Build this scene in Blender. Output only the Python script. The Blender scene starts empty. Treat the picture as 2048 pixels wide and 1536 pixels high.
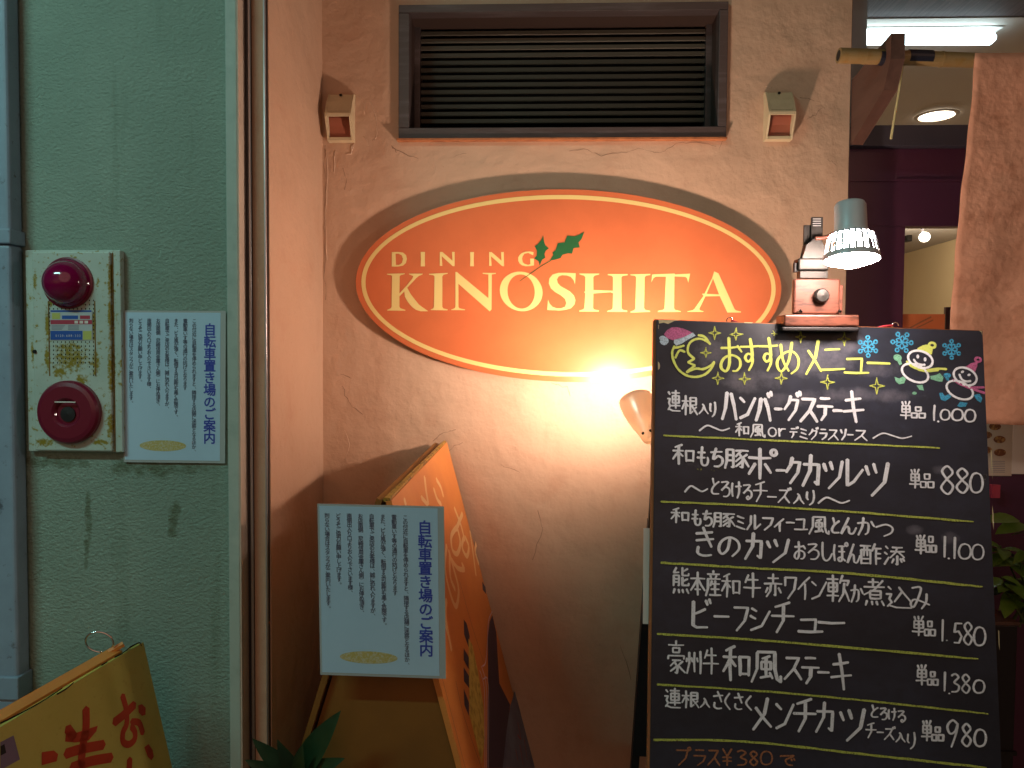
import bpy, math, random
from mathutils import Vector, Matrix
from mathutils.geometry import tessellate_polygon
random.seed(7)
S = bpy.context.scene
COL = S.collection
# ------------------------------------------------------------------ camera
YAW, PIT, ROL = map(math.radians, (2.1, 2.07, 0.4))
CAM = Vector((0, -1.9, 1.3)); FPX = 1450.0
FWD = Vector((-math.sin(YAW)*math.cos(PIT), math.cos(YAW)*math.cos(PIT), -math.sin(PIT)))
R0 = Vector((math.cos(YAW), math.sin(YAW), 0)); U0 = R0.cross(FWD)
RGT = R0*math.cos(ROL)+U0*math.sin(ROL); UPV = U0*math.cos(ROL)-R0*math.sin(ROL)
cd = bpy.data.cameras.new('camera'); cam = bpy.data.objects.new('camera', cd); COL.objects.link(cam)
cd.sensor_width = 36; cd.lens = FPX/2048*36; cd.clip_start = .02; cd.clip_end = 300
cam.matrix_world = Matrix(((RGT.x, UPV.x, -FWD.x, CAM.x), (RGT.y, UPV.y, -FWD.y, CAM.y), (RGT.z, UPV.z, -FWD.z, CAM.z), (0, 0, 0, 1)))
S.camera = cam
# ------------------------------------------------------------------ faint night sky, plus an added warm fill sun
W = bpy.data.worlds.new('World'); S.world = W; W.use_nodes = True
wn = W.node_tree; bg = wn.nodes['Background']
sky = wn.nodes.new('ShaderNodeTexSky'); sky.sky_type = 'NISHITA'; sky.sun_disc = False
sky.sun_elevation = math.radians(12); sky.sun_rotation = math.radians(200)
wn.links.new(sky.outputs[0], bg.inputs[0]); bg.inputs[1].default_value = 0.003
sl = bpy.data.lights.new('warm_fill_sun', 'SUN'); sl.energy = .23; sl.angle = math.radians(50); sl.color = (1, .52, .33)  # warm fill added from the street side to brown the lower wall
so = bpy.data.objects.new('warm_fill_sun', sl); COL.objects.link(so); so.rotation_euler = (math.radians(66), 0, math.radians(14))
S.view_settings.view_transform = 'Standard'; S.view_settings.look = 'None'
S.view_settings.exposure = 0.55; S.view_settings.gamma = 1; S.view_settings.use_curve_mapping = False
try:
    S.cycles.use_denoising = True; S.cycles.max_bounces = 8; S.cycles.sample_clamp_indirect = 4
except Exception: pass
# light levels (these lamps stand in the place, unlike the fill sun)
SIGN_BULB, CLIP_BULB, STREET_W = 960.0, 135.0, 15.5   # emission strengths of the two lit bulbs, watts of the arcade tube

# ------------------------------------------------------------------ measuring helpers: pixel of the photograph -> point on a real plane
def ray(u, v): return FWD+RGT*((u-1024)/FPX)-UPV*((v-768)/FPX)
def P(u, v, y=0.0):
    d = ray(u, v); return CAM+d*((y-CAM.y)/d.y)
def PL(u, v, o, n):
    d = ray(u, v); return CAM+d*((o-CAM).dot(n)/d.dot(n))

# ------------------------------------------------------------------ mesh builder
class MB:
    def __init__(s): s.v = []; s.f = []; s.smooth = False
    def add(s, vs, fs):
        b = len(s.v); s.v += [Vector(x) for x in vs]; s.f += [tuple(i+b for i in f) for f in fs]; return s
    def box(s, a, b, F=None):
        x0, y0, z0 = a; x1, y1, z1 = b
        vs = [(x0,y0,z0),(x1,y0,z0),(x1,y1,z0),(x0,y1,z0),(x0,y0,z1),(x1,y0,z1),(x1,y1,z1),(x0,y1,z1)]
        if F: vs = [F(*p) for p in vs]
        return s.add(vs, [(0,3,2,1),(4,5,6,7),(0,1,5,4),(1,2,6,5),(2,3,7,6),(3,0,4,7)])
    def prism(s, pts, vec):            # pts: world points of a flat (maybe concave) outline
        pts = [Vector(p) for p in pts]; n = len(pts); vec = Vector(vec)
        t = tessellate_polygon([pts])
        s.add(pts+[p+vec for p in pts], [tuple(f) for f in t]+[tuple(n+i for i in reversed(f)) for f in t]+[(i, (i+1) % n, n+(i+1) % n, n+i) for i in range(n)])
        return s
    def flat(s, loops):
        loops = [[Vector(p) for p in l] for l in loops]
        t = tessellate_polygon(loops); s.add(sum(loops, []), [tuple(f) for f in t]); return s
    def tube(s, pts, r, n=8, caps=True):
        pts = [Vector(p) for p in pts]; m = len(pts); rr = r if isinstance(r, (list, tuple)) else [r]*m
        vs = []; ref = None
        for i, p in enumerate(pts):
            t = (pts[min(i+1, m-1)]-pts[max(i-1, 0)]).normalized()
            if ref is None: ref = t.orthogonal().normalized()
            ref = (ref-t*ref.dot(t)).normalized(); b = t.cross(ref)
            vs += [p+(ref*math.cos(a)+b*math.sin(a))*rr[i] for a in [2*math.pi*k/n for k in range(n)]]
        fs = [(i*n+k, i*n+(k+1) % n, (i+1)*n+(k+1) % n, (i+1)*n+k) for i in range(m-1) for k in range(n)]
        if caps: fs += [tuple(range(n-1, -1, -1)), tuple((m-1)*n+k for k in range(n))]
        return s.add(vs, fs)
    def lathe(s, prof, o, ax, n=32, ref=None):   # prof: (radius, height along ax)
        ax = Vector(ax).normalized(); e1 = (Vector(ref) if ref else ax.orthogonal()).normalized(); e2 = ax.cross(e1); o = Vector(o)
        vs = [o+ax*h+(e1*math.cos(a)+e2*math.sin(a))*r for r, h in prof for a in [2*math.pi*k/n for k in range(n)]]
        fs = [(i*n+k, i*n+(k+1) % n, (i+1)*n+(k+1) % n, (i+1)*n+k) for i in range(len(prof)-1) for k in range(n)]
        return s.add(vs, fs)
    def ribbon(s, pts, nrm, w):        # flat stroke with round-ish ends
        pts = [Vector(p) for p in pts]; m = len(pts)
        if m < 2: return s
        ww = w if isinstance(w, (list, tuple)) else [w]*m
        vs = []
        for i, p in enumerate(pts):
            t = (pts[min(i+1, m-1)]-pts[max(i-1, 0)]).normalized(); c = nrm.cross(t).normalized()
            vs += [p+c*ww[i]/2, p-c*ww[i]/2]
        t0 = (pts[0]-pts[1]).normalized(); t1 = (pts[-1]-pts[-2]).normalized()
        fs = [(2*i, 2*i+1, 2*i+3, 2*i+2) for i in range(m-1)]
        k = len(vs); vs += [pts[0]+t0*ww[0]*.35, pts[-1]+t1*ww[-1]*.35]
        fs += [(0, k, 1), (2*m-2, 2*m-1, k+1)]
        return s.add(vs, fs)
def setp(o, label=None, cat=None, group=None, kind=None):
    if label: o['label'] = label
    if cat: o['category'] = cat
    if group: o['group'] = group
    if kind: o['kind'] = kind
    return o
def build(name, mb, mat, parent=None, smooth=False, bevel=0, kind=None, label=None, seg=2):
    me = bpy.data.meshes.new(name)
    org = parent['_w'] if parent is not None and '_w' in parent else None
    me.from_pydata([tuple(v) for v in mb.v], [], mb.f); me.update()
    o = bpy.data.objects.new(name, me); COL.objects.link(o)
    for m in (mat if isinstance(mat, (list, tuple)) else [mat]): me.materials.append(m)
    if parent is not None:
        o.parent = parent; o.matrix_parent_inverse = Matrix.Translation(-Vector(parent['_w']))
    o['_w'] = [0.0, 0.0, 0.0]
    if smooth: me.polygons.foreach_set('use_smooth', [True]*len(me.polygons))
    if bevel:
        b = o.modifiers.new('bevel', 'BEVEL'); b.width = bevel; b.segments = seg; b.limit_method = 'ANGLE'
    if kind: o['kind'] = kind
    if label: o['label'] = label
    return o
def thing(name, loc, label, cat, group=None):
    e = bpy.data.objects.new(name, None); COL.objects.link(e); e.location = Vector(loc); e.empty_display_size = .05
    e['_w'] = list(Vector(loc)); return setp(e, label, cat, group)
def single(name, mb, mat, label, cat, group=None, **k):
    return setp(build(name, mb, mat, None, **k), label, cat, group)

# ------------------------------------------------------------------ materials
def mat(name, col, rough=.6, metal=0, bump=None, var=None, emit=None, spec=.5, alpha=None, trans=0, coat=0, sheen=0):
    """bump: list of (scale, strength, distance); var: list of (scale, colour2, lo, hi)"""
    m = bpy.data.materials.new(name); m.use_nodes = True; nt = m.node_tree; N = nt.nodes; L = nt.links
    b = N['Principled BSDF']; b.inputs['Roughness'].default_value = rough; b.inputs['Metallic'].default_value = metal
    b.inputs['Specular IOR Level'].default_value = spec
    b.inputs['Coat Weight'].default_value = coat; b.inputs['Transmission Weight'].default_value = trans
    c4 = lambda c: (c[0], c[1], c[2], 1)
    b.inputs['Base Color'].default_value = c4(col)
    tc = N.new('ShaderNodeTexCoord')
    last = None
    for sc, c2, lo, hi in (var or []):
        if isinstance(sc, tuple): mp = N.new('ShaderNodeMapping'); mp.inputs['Scale'].default_value = sc; L.new(tc.outputs['Object'], mp.inputs[0]); src = mp.outputs[0]; s1 = 1
        else: src = tc.outputs['Object']; s1 = sc
        n = N.new('ShaderNodeTexNoise'); n.inputs['Scale'].default_value = s1; n.inputs['Detail'].default_value = 6; n.inputs['Roughness'].default_value = .62
        L.new(src, n.inputs['Vector'])
        r = N.new('ShaderNodeMapRange'); r.inputs[1].default_value = lo; r.inputs[2].default_value = hi; L.new(n.outputs[0], r.inputs[0])
        mx = N.new('ShaderNodeMix'); mx.data_type = 'RGBA'; L.new(r.outputs[0], mx.inputs[0])
        if last is None: mx.inputs[6].default_value = c4(col)
        else: L.new(last, mx.inputs[6])
        mx.inputs[7].default_value = c4(c2); last = mx.outputs[2]
    if last is not None: L.new(last, b.inputs['Base Color'])
    ln = None
    for e in (bump or []):
        sc, st, di = e[:3]
        if isinstance(sc, tuple): mp = N.new('ShaderNodeMapping'); mp.inputs['Scale'].default_value = sc; L.new(tc.outputs['Object'], mp.inputs[0]); src = mp.outputs[0]; s1 = 1
        else: src = tc.outputs['Object']; s1 = sc
        n = N.new('ShaderNodeTexNoise'); n.inputs['Scale'].default_value = s1; n.inputs['Detail'].default_value = 4
        L.new(src, n.inputs['Vector'])
        bp = N.new('ShaderNodeBump'); bp.inputs['Strength'].default_value = st; bp.inputs['Distance'].default_value = di
        L.new(n.outputs[0], bp.inputs['Height'])
        if ln is not None: L.new(ln, bp.inputs['Normal'])
        ln = bp.outputs[0]
    if ln is not None: L.new(ln, b.inputs['Normal'])
    if emit: b.inputs['Emission Color'].default_value = c4(emit[0]); b.inputs['Emission Strength'].default_value = emit[1]
    m['_last'] = 1
    return m
def add_masks(m, masks, col2, noise=60, amt=.8, hard=4):
    """stains and wear, or painted lamp haze on the board: soft elliptical patches (x, z, rx, rz) broken up by noise, in object space"""
    nt = m.node_tree; N = nt.nodes; L = nt.links; b = N['Principled BSDF']
    tc = N.new('ShaderNodeTexCoord'); sp = N.new('ShaderNodeSeparateXYZ'); L.new(tc.outputs['Object'], sp.inputs[0])
    def M(op, a, bb=None, cl=False):
        n = N.new('ShaderNodeMath'); n.operation = op; n.use_clamp = cl
        for i, x in enumerate((a, bb)):
            if x is None: continue
            if isinstance(x, (int, float)): n.inputs[i].default_value = x
            else: L.new(x, n.inputs[i])
        return n.outputs[0]
    tot = None
    for x0, z0, rx, rz in masks:
        dx = M('DIVIDE', M('SUBTRACT', sp.outputs[0], x0), rx); dz = M('DIVIDE', M('SUBTRACT', sp.outputs[2], z0), rz)
        d = M('SUBTRACT', 1, M('ADD', M('MULTIPLY', dx, dx), M('MULTIPLY', dz, dz)), True)
        tot = d if tot is None else M('MAXIMUM', tot, d)
    n = N.new('ShaderNodeTexNoise'); n.inputs['Scale'].default_value = noise; n.inputs['Detail'].default_value = 6; n.inputs['Roughness'].default_value = .7
    L.new(tc.outputs['Object'], n.inputs['Vector'])
    f = M('MULTIPLY', M('SUBTRACT', M('ADD', M('MULTIPLY', tot, .55), M('MULTIPLY', n.outputs[0], 1.6)), 1.05), hard*amt, True)
    f = M('MULTIPLY', f, M('MULTIPLY', tot, 4, True))
    f = M('MULTIPLY', f, amt)
    mx = N.new('ShaderNodeMix'); mx.data_type = 'RGBA'; L.new(f, mx.inputs[0])
    s = b.inputs['Base Color']
    if s.is_linked: L.new(s.links[0].from_socket, mx.inputs[6])
    else: mx.inputs[6].default_value = s.default_value
    mx.inputs[7].default_value = (*col2, 1); L.new(mx.outputs[2], s)
    return m
M_ = {}
M_['green'] = mat('green_stucco', (.28, .385, .325), .75, bump=[((130, 130, 200), .7, .006), (420, .4, .002)], var=[(2.5, (.20, .30, .25), .38, .7), (7, (.235, .335, .28), .35, .75), ((14, 14, 1.2), (.17, .25, .19), .55, .75)])
M_['green_trim'] = mat('green_trim_paint', (.40, .50, .45), .6, bump=[(120, .12, .002)], var=[(20, (.30, .40, .36), .5, .8)])
M_['beige_trim'] = mat('beige_trim_paint', (.55, .45, .36), .65, bump=[(90, .15, .002)], var=[(25, (.42, .33, .26), .5, .8)])
M_['peach'] = mat('peach_plaster', (.585, .40, .28), .72, bump=[(3.5, .6, .03), (12, .6, .011), (38, .3, .004), (110, .28, .003), (500, .2, .001)], var=[(2.2, (.54, .36, .245), .35, .7), (9, (.51, .31, .205), .55, .8), (120, (.43, .26, .17), .62, .8)])
M_['crack'] = mat('plaster_crack', (.14, .085, .05), .9)
M_['ridge'] = mat('plaster_ridge', (.58, .42, .305), .7, bump=[(200, .2, .002)])
M_['pipe'] = mat('painted_pipe', (.27, .37, .48), .5, bump=[(60, .15, .003)], var=[(9, (.21, .29, .39), .4, .75), (60, (.13, .15, .17), .62, .72)])
M_['dark_bronze'] = mat('dark_bronze_aluminium', (.075, .060, .060), .45, .3, bump=[(40, .08, .002)], var=[((6, 60, 60), (.12, .11, .115), .5, .75)])
M_['slat'] = mat('slat_bronze', (.055, .048, .034), .6, .1)
M_['reveal'] = mat('dark_reveal', (.035, .02, .015), .6); M_['cover_inner'] = mat('lamp_warmed_inside', (.30, .09, .05), .6); M_['black_void'] = mat('dark_recess', (.01, .009, .008), .9)  # cover inside: warm lamp light put into its red-brown colour
M_['steel'] = mat('brushed_steel', (.58, .58, .60), .38, .55, bump=[((200, 200, 3), .1, .001)])
M_['dark_metal'] = mat('dark_metal_channel', (.05, .045, .05), .4, .5)
M_['chrome'] = mat('chrome', (.75, .76, .78), .12, 1)
M_['sign_orange'] = mat('sign_orange', (.63, .165, .06), .30, bump=[(30, .04, .002), (260, .03, .001)], var=[(14, (.58, .15, .055), .4, .7)], spec=.5)
M_['sign_cream'] = mat('sign_cream', (.78, .62, .24), .38)
M_['sign_green'] = mat('sign_green', (.012, .11, .035), .4)
M_['sign_edge'] = mat('sign_edge', (.35, .10, .03), .5)
M_['board'] = mat('blackboard', (.013, .017, .028), .42, bump=[(150, .06, .001)], var=[((3.5, 3.5, 7), (.030, .036, .060), .42, .72), (50, (.018, .022, .034), .5, .7)], spec=.45)
M_['wood_raw'] = mat('raw_orange_wood', (.42, .16, .06), .6, var=[((40, 40, 4), (.26, .09, .035), .4, .7)])
M_['chip'] = mat('exposed_plywood', (.55, .47, .27), .7, var=[(120, (.4, .33, .2), .4, .7)])
def chalk(name, c, lo=.56, hi=.72, dark=.5):
    return mat(name, c, .85, var=[(420, tuple(x*dark for x in c), lo, hi), (45, tuple(x*.72 for x in c), .5, .75)])
M_['ch_w'] = chalk('chalk_white', (.76, .79, .86)); M_['ch_y'] = chalk('chalk_yellow', (.60, .68, .15)); M_['ch_yl'] = chalk('chalk_yellow_rule', (.48, .55, .10), .5, .62, .35)
M_['ch_b'] = chalk('chalk_blue', (.05, .34, .58), .45, .65, .35); M_['ch_g'] = chalk('chalk_green', (.20, .50, .33), .45, .65, .5); M_['ch_p'] = chalk('chalk_pink', (.50, .12, .28), .45, .65, .45)
M_['ch_o'] = chalk('chalk_orange', (.38, .15, .07), .45, .65, .4); M_['ch_lb'] = chalk('chalk_pale_blue', (.45, .58, .70), .45, .6, .6)
M_['paper_blue'] = mat('notice_paper', (.47, .68, .86), .5, var=[(3, (.42, .63, .81), .4, .7)], spec=.4)
M_['laminate'] = mat('laminate_film', (.42, .47, .48), .18, spec=.6, bump=[(12, .15, .003)])
M_['ink_blue'] = mat('ink_blue', (.04, .08, .48), .5); M_['ink_dark'] = mat('ink_dark', (.07, .10, .18), .6); M_['ink_gold'] = mat('ink_gold', (.50, .42, .12), .6, var=[(350, (.55, .55, .38), .45, .6)])
M_['alarm_white'] = mat('alarm_enamel', (.50, .60, .55), .45, bump=[(80, .08, .002)], var=[(12, (.42, .53, .48), .4, .7), (90, (.30, .25, .06), .58, .66)])
M_['red_plastic'] = mat('red_bell_paint', (.17, .008, .03), .35, coat=.2)
M_['red_lens'] = mat('red_lens', (.22, .003, .055), .12, coat=.5, spec=.6)
M_['rust'] = mat('rust', (.22, .12, .02), .8, var=[(70, (.08, .04, .012), .45, .65)], bump=[(150, .4, .002)])
M_['cover'] = mat('cream_cover_plastic', (.62, .53, .34), .45, var=[(25, (.52, .43, .27), .45, .75)])
M_['a_orange'] = mat('poster_orange', (.74, .28, .06), .42, bump=[(40, .05, .002)], var=[(9, (.66, .23, .05), .4, .7)])
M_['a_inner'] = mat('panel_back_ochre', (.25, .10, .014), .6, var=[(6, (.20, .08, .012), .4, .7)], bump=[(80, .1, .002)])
M_['a_yellow'] = mat('panel_yellow', (.58, .54, .13), .5, bump=[(70, .08, .002)], var=[(8, (.52, .48, .10), .4, .7), (80, (.45, .38, .08), .6, .75)])
M_['a_edge'] = mat('edge_tape', (.40, .24, .04), .5, var=[(60, (.12, .08, .03), .52, .62)])
M_['a_navy'] = mat('poster_navy', (.035, .025, .07), .45); M_['a_cream'] = mat('poster_cream', (.88, .62, .30), .45)
M_['a_wheat'] = mat('poster_wheat', (.68, .60, .14), .5, var=[(60, (.38, .30, .05), .45, .65)]); M_['a_lilac'] = mat('poster_lilac', (.75, .66, .78), .45)
M_['a_slate'] = mat('poster_slate', (.18, .25, .38), .45, var=[(10, (.08, .10, .20), .4, .7)])
M_['red_paint'] = mat('red_brush_paint', (.50, .055, .02), .5, var=[(40, (.40, .045, .018), .5, .75)])
M_['sticker_grey'] = mat('sticker_grey', (.22, .17, .24), .4)
M_['copper'] = mat('copper_painted_wood', (.15, .048, .03), .45, .1, bump=[((15, 90, 90), .15, .002)], var=[((30, 120, 120), (.06, .02, .012), .48, .62)])
M_['rubber'] = mat('black_rubber', (.012, .010, .012), .6); M_['clampgrey'] = mat('dark_clamp_metal', (.035, .032, .03), .45, .5, var=[(60, (.02, .018, .016), .5, .7)])
M_['alu'] = mat('lamp_aluminium', (.80, .88, .95), .4, .1); M_['silver'] = mat('lamp_silver', (.80, .74, .66), .3, .35)
M_['noren'] = mat('persimmon_dyed_cloth', (.76, .38, .25), .85, bump=[(9, .8, .02), (30, .6, .007), (600, .3, .001)], var=[(7, (.68, .32, .20), .35, .7), (26, (.56, .24, .14), .52, .72)])
M_['bamboo'] = mat('bamboo', (.30, .21, .09), .4, var=[((60, 8, 60), (.28, .17, .05), .45, .7)]); M_['tape'] = mat('black_tape', (.015, .017, .03), .4)
M_['bracket'] = mat('dark_brown_wood', (.115, .06, .045), .55, bump=[((60, 8, 60), .2, .002)], var=[((50, 6, 50), (.08, .04, .03), .4, .7)])
M_['frame_blue'] = mat('painted_door_frame', (.22, .27, .30), .45); M_['navy'] = mat('dark_navy_beam', (.05, .05, .07), .5)
M_['door_dark'] = mat('dark_purple_brown_wood', (.075, .022, .05), .35, bump=[((4, 60, 60), .1, .002)])
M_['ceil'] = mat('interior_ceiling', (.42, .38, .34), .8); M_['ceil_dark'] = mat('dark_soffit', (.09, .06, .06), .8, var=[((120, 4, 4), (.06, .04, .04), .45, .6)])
M_['in_wall'] = mat('interior_wall', (.55, .42, .24), .8); M_['tube'] = mat('fluorescent_tube', (1, 1, 1), .4, emit=((.70, .93, 1.0), 6)); M_['bulb'] = mat('lit_sign_bulb', (1, 1, 1), .4, emit=((1, .68, .52), SIGN_BULB)); M_['bulb2'] = mat('lit_board_bulb', (1, 1, 1), .4, emit=((1, .78, .66), CLIP_BULB))
M_['bulb_in'] = mat('interior_bulb', (1, 1, 1), .4, emit=((1, .85, .66), 600)); M_['white'] = mat('white_print', (.72, .70, .66), .5); M_['menu'] = mat('menu_paper', (.55, .48, .40), .6)
M_['dish'] = mat('printed_bowl', (.20, .07, .03), .6, var=[(120, (.45, .25, .08), .5, .6)]); M_['leaf'] = mat('glossy_leaf', (.11, .24, .03), .35, var=[(30, (.16, .30, .05), .45, .7)]); M_['leaf_dark'] = mat('dark_leaf', (.016, .05, .02), .4, var=[(40, (.01, .035, .013), .45, .7)])
M_['stem'] = mat('green_stem', (.08, .12, .03), .6); M_['paving'] = mat('paving', (.16, .15, .14), .8, bump=[(60, .3, .004)], var=[(4, (.12, .11, .10), .4, .7)])
M_['black_wood'] = mat('black_stained_wood', (.012, .010, .012), .5); M_['red_cord'] = mat('red_cord', (.30, .015, .03), .7); M_['st_blue'] = mat('sticker_blue', (.02, .10, .42), .4); M_['st_red'] = mat('sticker_red', (.42, .05, .09), .4)
M_['st_pale'] = mat('sticker_pale', (.48, .55, .58), .4); M_['st_yel'] = mat('sticker_yellow', (.50, .55, .15), .4); M_['soil'] = mat('soil', (.04, .03, .02), .9)
M_['smear'] = mat('rubbed_yellow_chalk', (.02, .02, .025), .6, var=[(260, (.30, .34, .06), .55, .7)]); M_['smear_w'] = mat('rubbed_white_chalk', (.02, .02, .025), .6, var=[(160, (.22, .22, .25), .5, .75)])
g = bpy.data.materials.new('clear_glass'); g.use_nodes = True; gn = g.node_tree; gb = gn.nodes['Principled BSDF']
gb.inputs['Transmission Weight'].default_value = 1; gb.inputs['Roughness'].default_value = .02; gb.inputs['IOR'].default_value = 1.05; gb.inputs['Base Color'].default_value = (.95, .97, .97, 1); M_['glass'] = g

def translucent(m, f, c):
    nt = m.node_tree; b = nt.nodes['Principled BSDF']; t = nt.nodes.new('ShaderNodeBsdfTranslucent'); t.inputs[0].default_value = (*c, 1)
    x = nt.nodes.new('ShaderNodeMixShader'); x.inputs[0].default_value = f; nt.links.new(b.outputs[0], x.inputs[1]); nt.links.new(t.outputs[0], x.inputs[2])
    nt.links.new(x.outputs[0], nt.nodes['Material Output'].inputs['Surface'])
translucent(M_['silver'], .16, (1, .8, .6))
# ------------------------------------------------------------------ type: glyph outlines from Blender's own built-in font
_gc = {}
def glyph(ch, off=0.0):
    k = (ch, off)
    if k not in _gc:
        cu = bpy.data.curves.new('glyph', 'FONT'); cu.body = ch; cu.size = 1; cu.offset = off; cu.resolution_u = 2
        ob = bpy.data.objects.new('glyph', cu); COL.objects.link(ob)
        me = bpy.data.meshes.new_from_object(ob)
        _gc[k] = ([v.co.copy() for v in me.vertices], [tuple(p.vertices) for p in me.polygons])
        bpy.data.objects.remove(ob); bpy.data.meshes.remove(me); bpy.data.curves.remove(cu)
    return _gc[k]
def put_glyph(mb, ch, o, ex, ey, off=0.0, fit=None):
    """o: cell corner (lower left of em box), ex/ey: world vectors of one em; fit: stretch the outline to the whole cell"""
    vs, fs = glyph(ch, off)
    if not vs: return
    if fit:
        xs = [v.x for v in vs]; ys = [v.y for v in vs]; a, b, c, d = min(xs), max(xs), min(ys), max(ys)
        q = [((v.x-a)/max(b-a, 1e-6), (v.y-c)/max(d-c, 1e-6)) for v in vs]
    else: q = [(v.x, v.y) for v in vs]
    mb.add([o+ex*x+ey*y for x, y in q], fs)

# ------------------------------------------------------------------ ground
g = MB().box((-6, -9, -.12), (6, 0.0, 0)); build('pavement', g, M_['paving'], kind='structure')
# ------------------------------------------------------------------ peach recess wall with the louvre opening
XJ = .786; XC = -.571; ZT = 3.2
VL, VR = P(810, 150, 0).x, P(1447, 150, 0).x; VB, VT = P(1100, 267, 0).z, P(1100, 13, 0).z
wt = thing('peach_wall', (0, 0, 0), 'peach plaster shop wall behind the oval sign, cracked below the vent', 'wall')
w = MB(); T = .16
w.box((XC, 0, 0), (VL, T, ZT)); w.box((VR, 0, 0), (XJ, T, ZT)); w.box((VL, 0, 0), (VR, T, VB)); w.box((VL, 0, VT), (VR, T, ZT))
build('plaster_face', w, M_['peach'], wt)
pm = [(P(u, v).x, P(u, v).z, a_, b_) for u, v, a_, b_ in [(690, 150, .09, .05), (655, 420, .02, .20), (1600, 150, .12, .08), (1420, 320, .20, .02), (1690, 330, .04, .05), (760, 300, .08, .03), (1200, 1300, .10, .14), (1000, 1250, .05, .2), (900, 60, .3, .02), (700, 700, .04, .1), (1560, 300, .06, .02)]]
add_masks(M_['peach'], pm, (.36, .25, .17), 16, .55, 1.6)
r = MB().box((XC-.10, -.378, 0), (XC, T, ZT)); build('door_lintel_face', MB().box((XJ+.0005, 0, 2.53), (4.2, T-.002, ZT)), M_['peach'], wt); build('far_pier_face', MB().box((2.301, 0, 0), (4.2, T-.002, 2.529)), M_['peach'], wt)
build('return_face', r, M_['peach'], wt)
def onwall(pts, dy=-.0012, y0=0.0): return [P(u, v, y0+dy) for u, v in pts]
def jit(pts, a=2.2, n=4):
    out = []
    for (x0, y0), (x1, y1) in zip(pts, pts[1:]):
        for k in range(n): t = k/n; out.append((x0+(x1-x0)*t+random.uniform(-a, a), y0+(y1-y0)*t+random.uniform(-a, a)))
    out.append(pts[-1]); return out
z6 = lambda L: [(600+x/1.862, y/1.862) for x, y in L]
z7 = lambda L: [(680+x/2.226, 330+y/2.226) for x, y in L]
z3 = lambda L: [(630+x/8.08, 130+y/8.08) for x, y in L]
z4 = lambda L: [(1480+x/6.4, 100+y/6.4) for x, y in L]
NW = Vector((0, -1, 0))
for L in [z6([(1005,565),(1060,555),(1120,578),(1200,570),(1260,555),(1340,570),(1400,535),(1480,528),(1550,545)]), z6([(340,545),(370,565),(440,590)]), z6([(575,585),(620,572)]),
          z6([(1582,512),(1560,560)]), z7([(10,985),(40,1060),(100,1110)]), z7([(0,930),(50,950)]), z7([(410,1225),(480,1185),(515,1178)]), z7([(940,970),(1010,990),(1025,1030)]), z7([(15,15),(30,60),(20,110)]),
          [(650,291),(648,330),(651,370),(647,410),(650,470),(648,540),(651,600)], [(880,920),(905,895),(925,885)], [(1000,930),(1040,945)], z3([(1240,1310),(1260,1350),(1320,1410)]), z4([(860,900),(960,830),(1060,740)]), z4([(780,610),(860,625),(950,650)]), z4([(1120,1410),(1180,1430),(1230,1480)]), [(1075,1020),(1085,1060),(1065,1120)], [(700,1010),(715,1040)], [(1240,1290),(1262,1360)]]:
    L2 = jit(L); n = len(L2); build('crack', MB().ribbon(onwall(L2), NW, [.0009*(.3+random.random()) for _ in range(n)]), M_['crack'], wt)
for L, rr in [(z3([(650,490),(760,560),(790,640),(800,800)]), .0010), (z3([(830,550),(900,600),(960,760),(1005,990),(990,1150),(940,1220)]), .0013), (z3([(600,1290),(590,1380),(580,1440),(500,1440)]), .0026), (z3([(640,1250),(600,1370)]), .0022), (z3([(790,1150),(840,1230),(870,1300)]), .0012),
              (z4([(330,460),(410,480)]), .0012), (z4([(690,580),(780,640),(850,610)]), .0012), (z4([(780,660),(760,840),(720,1000),(660,1070)]), .0012), ([(652,300),(655,360),(650,430),(654,520)], .0014), ([(690,860),(700,890),(690,920)], .001), ([(670,300),(668,345)], .0018)]:
    L2 = jit(L, 1.0, 3); n = len(L2)
    build('plaster_ridge', MB().tube(onwall(L2, .0002), [rr*(.5+random.random()*.7) for _ in range(n)], 6), M_['ridge'], wt, smooth=True)

# ------------------------------------------------------------------ green stucco wall, trim, rail, pipe
XP = P(478, 700, -.42).x; XP0 = P(454, 700, -.42).x
gm = M_['green']
sx = lambda u, v: (P(u, v, -.38).x, P(u, v, -.38).z)
st = []
for u, v, a, b in [(176, 1035, .012, .075), (172, 1100, .010, .06), (346, 1050, .016, .05), (350, 1020, .02, .03), (300, 935, .16, .03), (120, 925, .14, .02)]:
    x, z = sx(u, v); st.append((x, z, a, b))
add_masks(gm, st, (.10, .13, .07), 40, .75)
single('green_wall', MB().box((-3.2, -.38, 0), (XP0+.004, -.22, ZT)), gm, 'rough pale green stucco wall behind the fire alarm panel', 'wall')
pt_ = thing('green_pilaster', (XP, -.40, 0), 'narrow painted edge strip, green in front, beige on its side, beside the metal rail', 'trim')
build('green_face', MB().box((XP0, -.42, 0), (XP-.0015, -.30, ZT)), M_['green_trim'], pt_, bevel=.002)
build('beige_side', MB().box((XP-.0015, -.419, 0), (XP+.0015, -.30, ZT)), M_['beige_trim'], pt_)
rt = thing('shutter_guide_rail', (XP+.01, -.38, 0), 'tall dark metal shutter guide rail with two bright edges between green strip and peach wall', 'rail')
xr0 = XP+.003; xr1 = XC-.002
build('channel', MB().box((xr0, -.352, 0), (xr1, -.342, ZT)), M_['dark_metal'], rt)
build('outer_flange', MB().box((xr0, -.386, 0), (xr0+.0055, -.352, ZT)), M_['dark_metal'], rt, bevel=.001)
build('bright_lip', MB().tube([(xr0+.0085, -.386, 0), (xr0+.0085, -.386, ZT)], .0028, 10), M_['steel'], rt, smooth=True)
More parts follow.
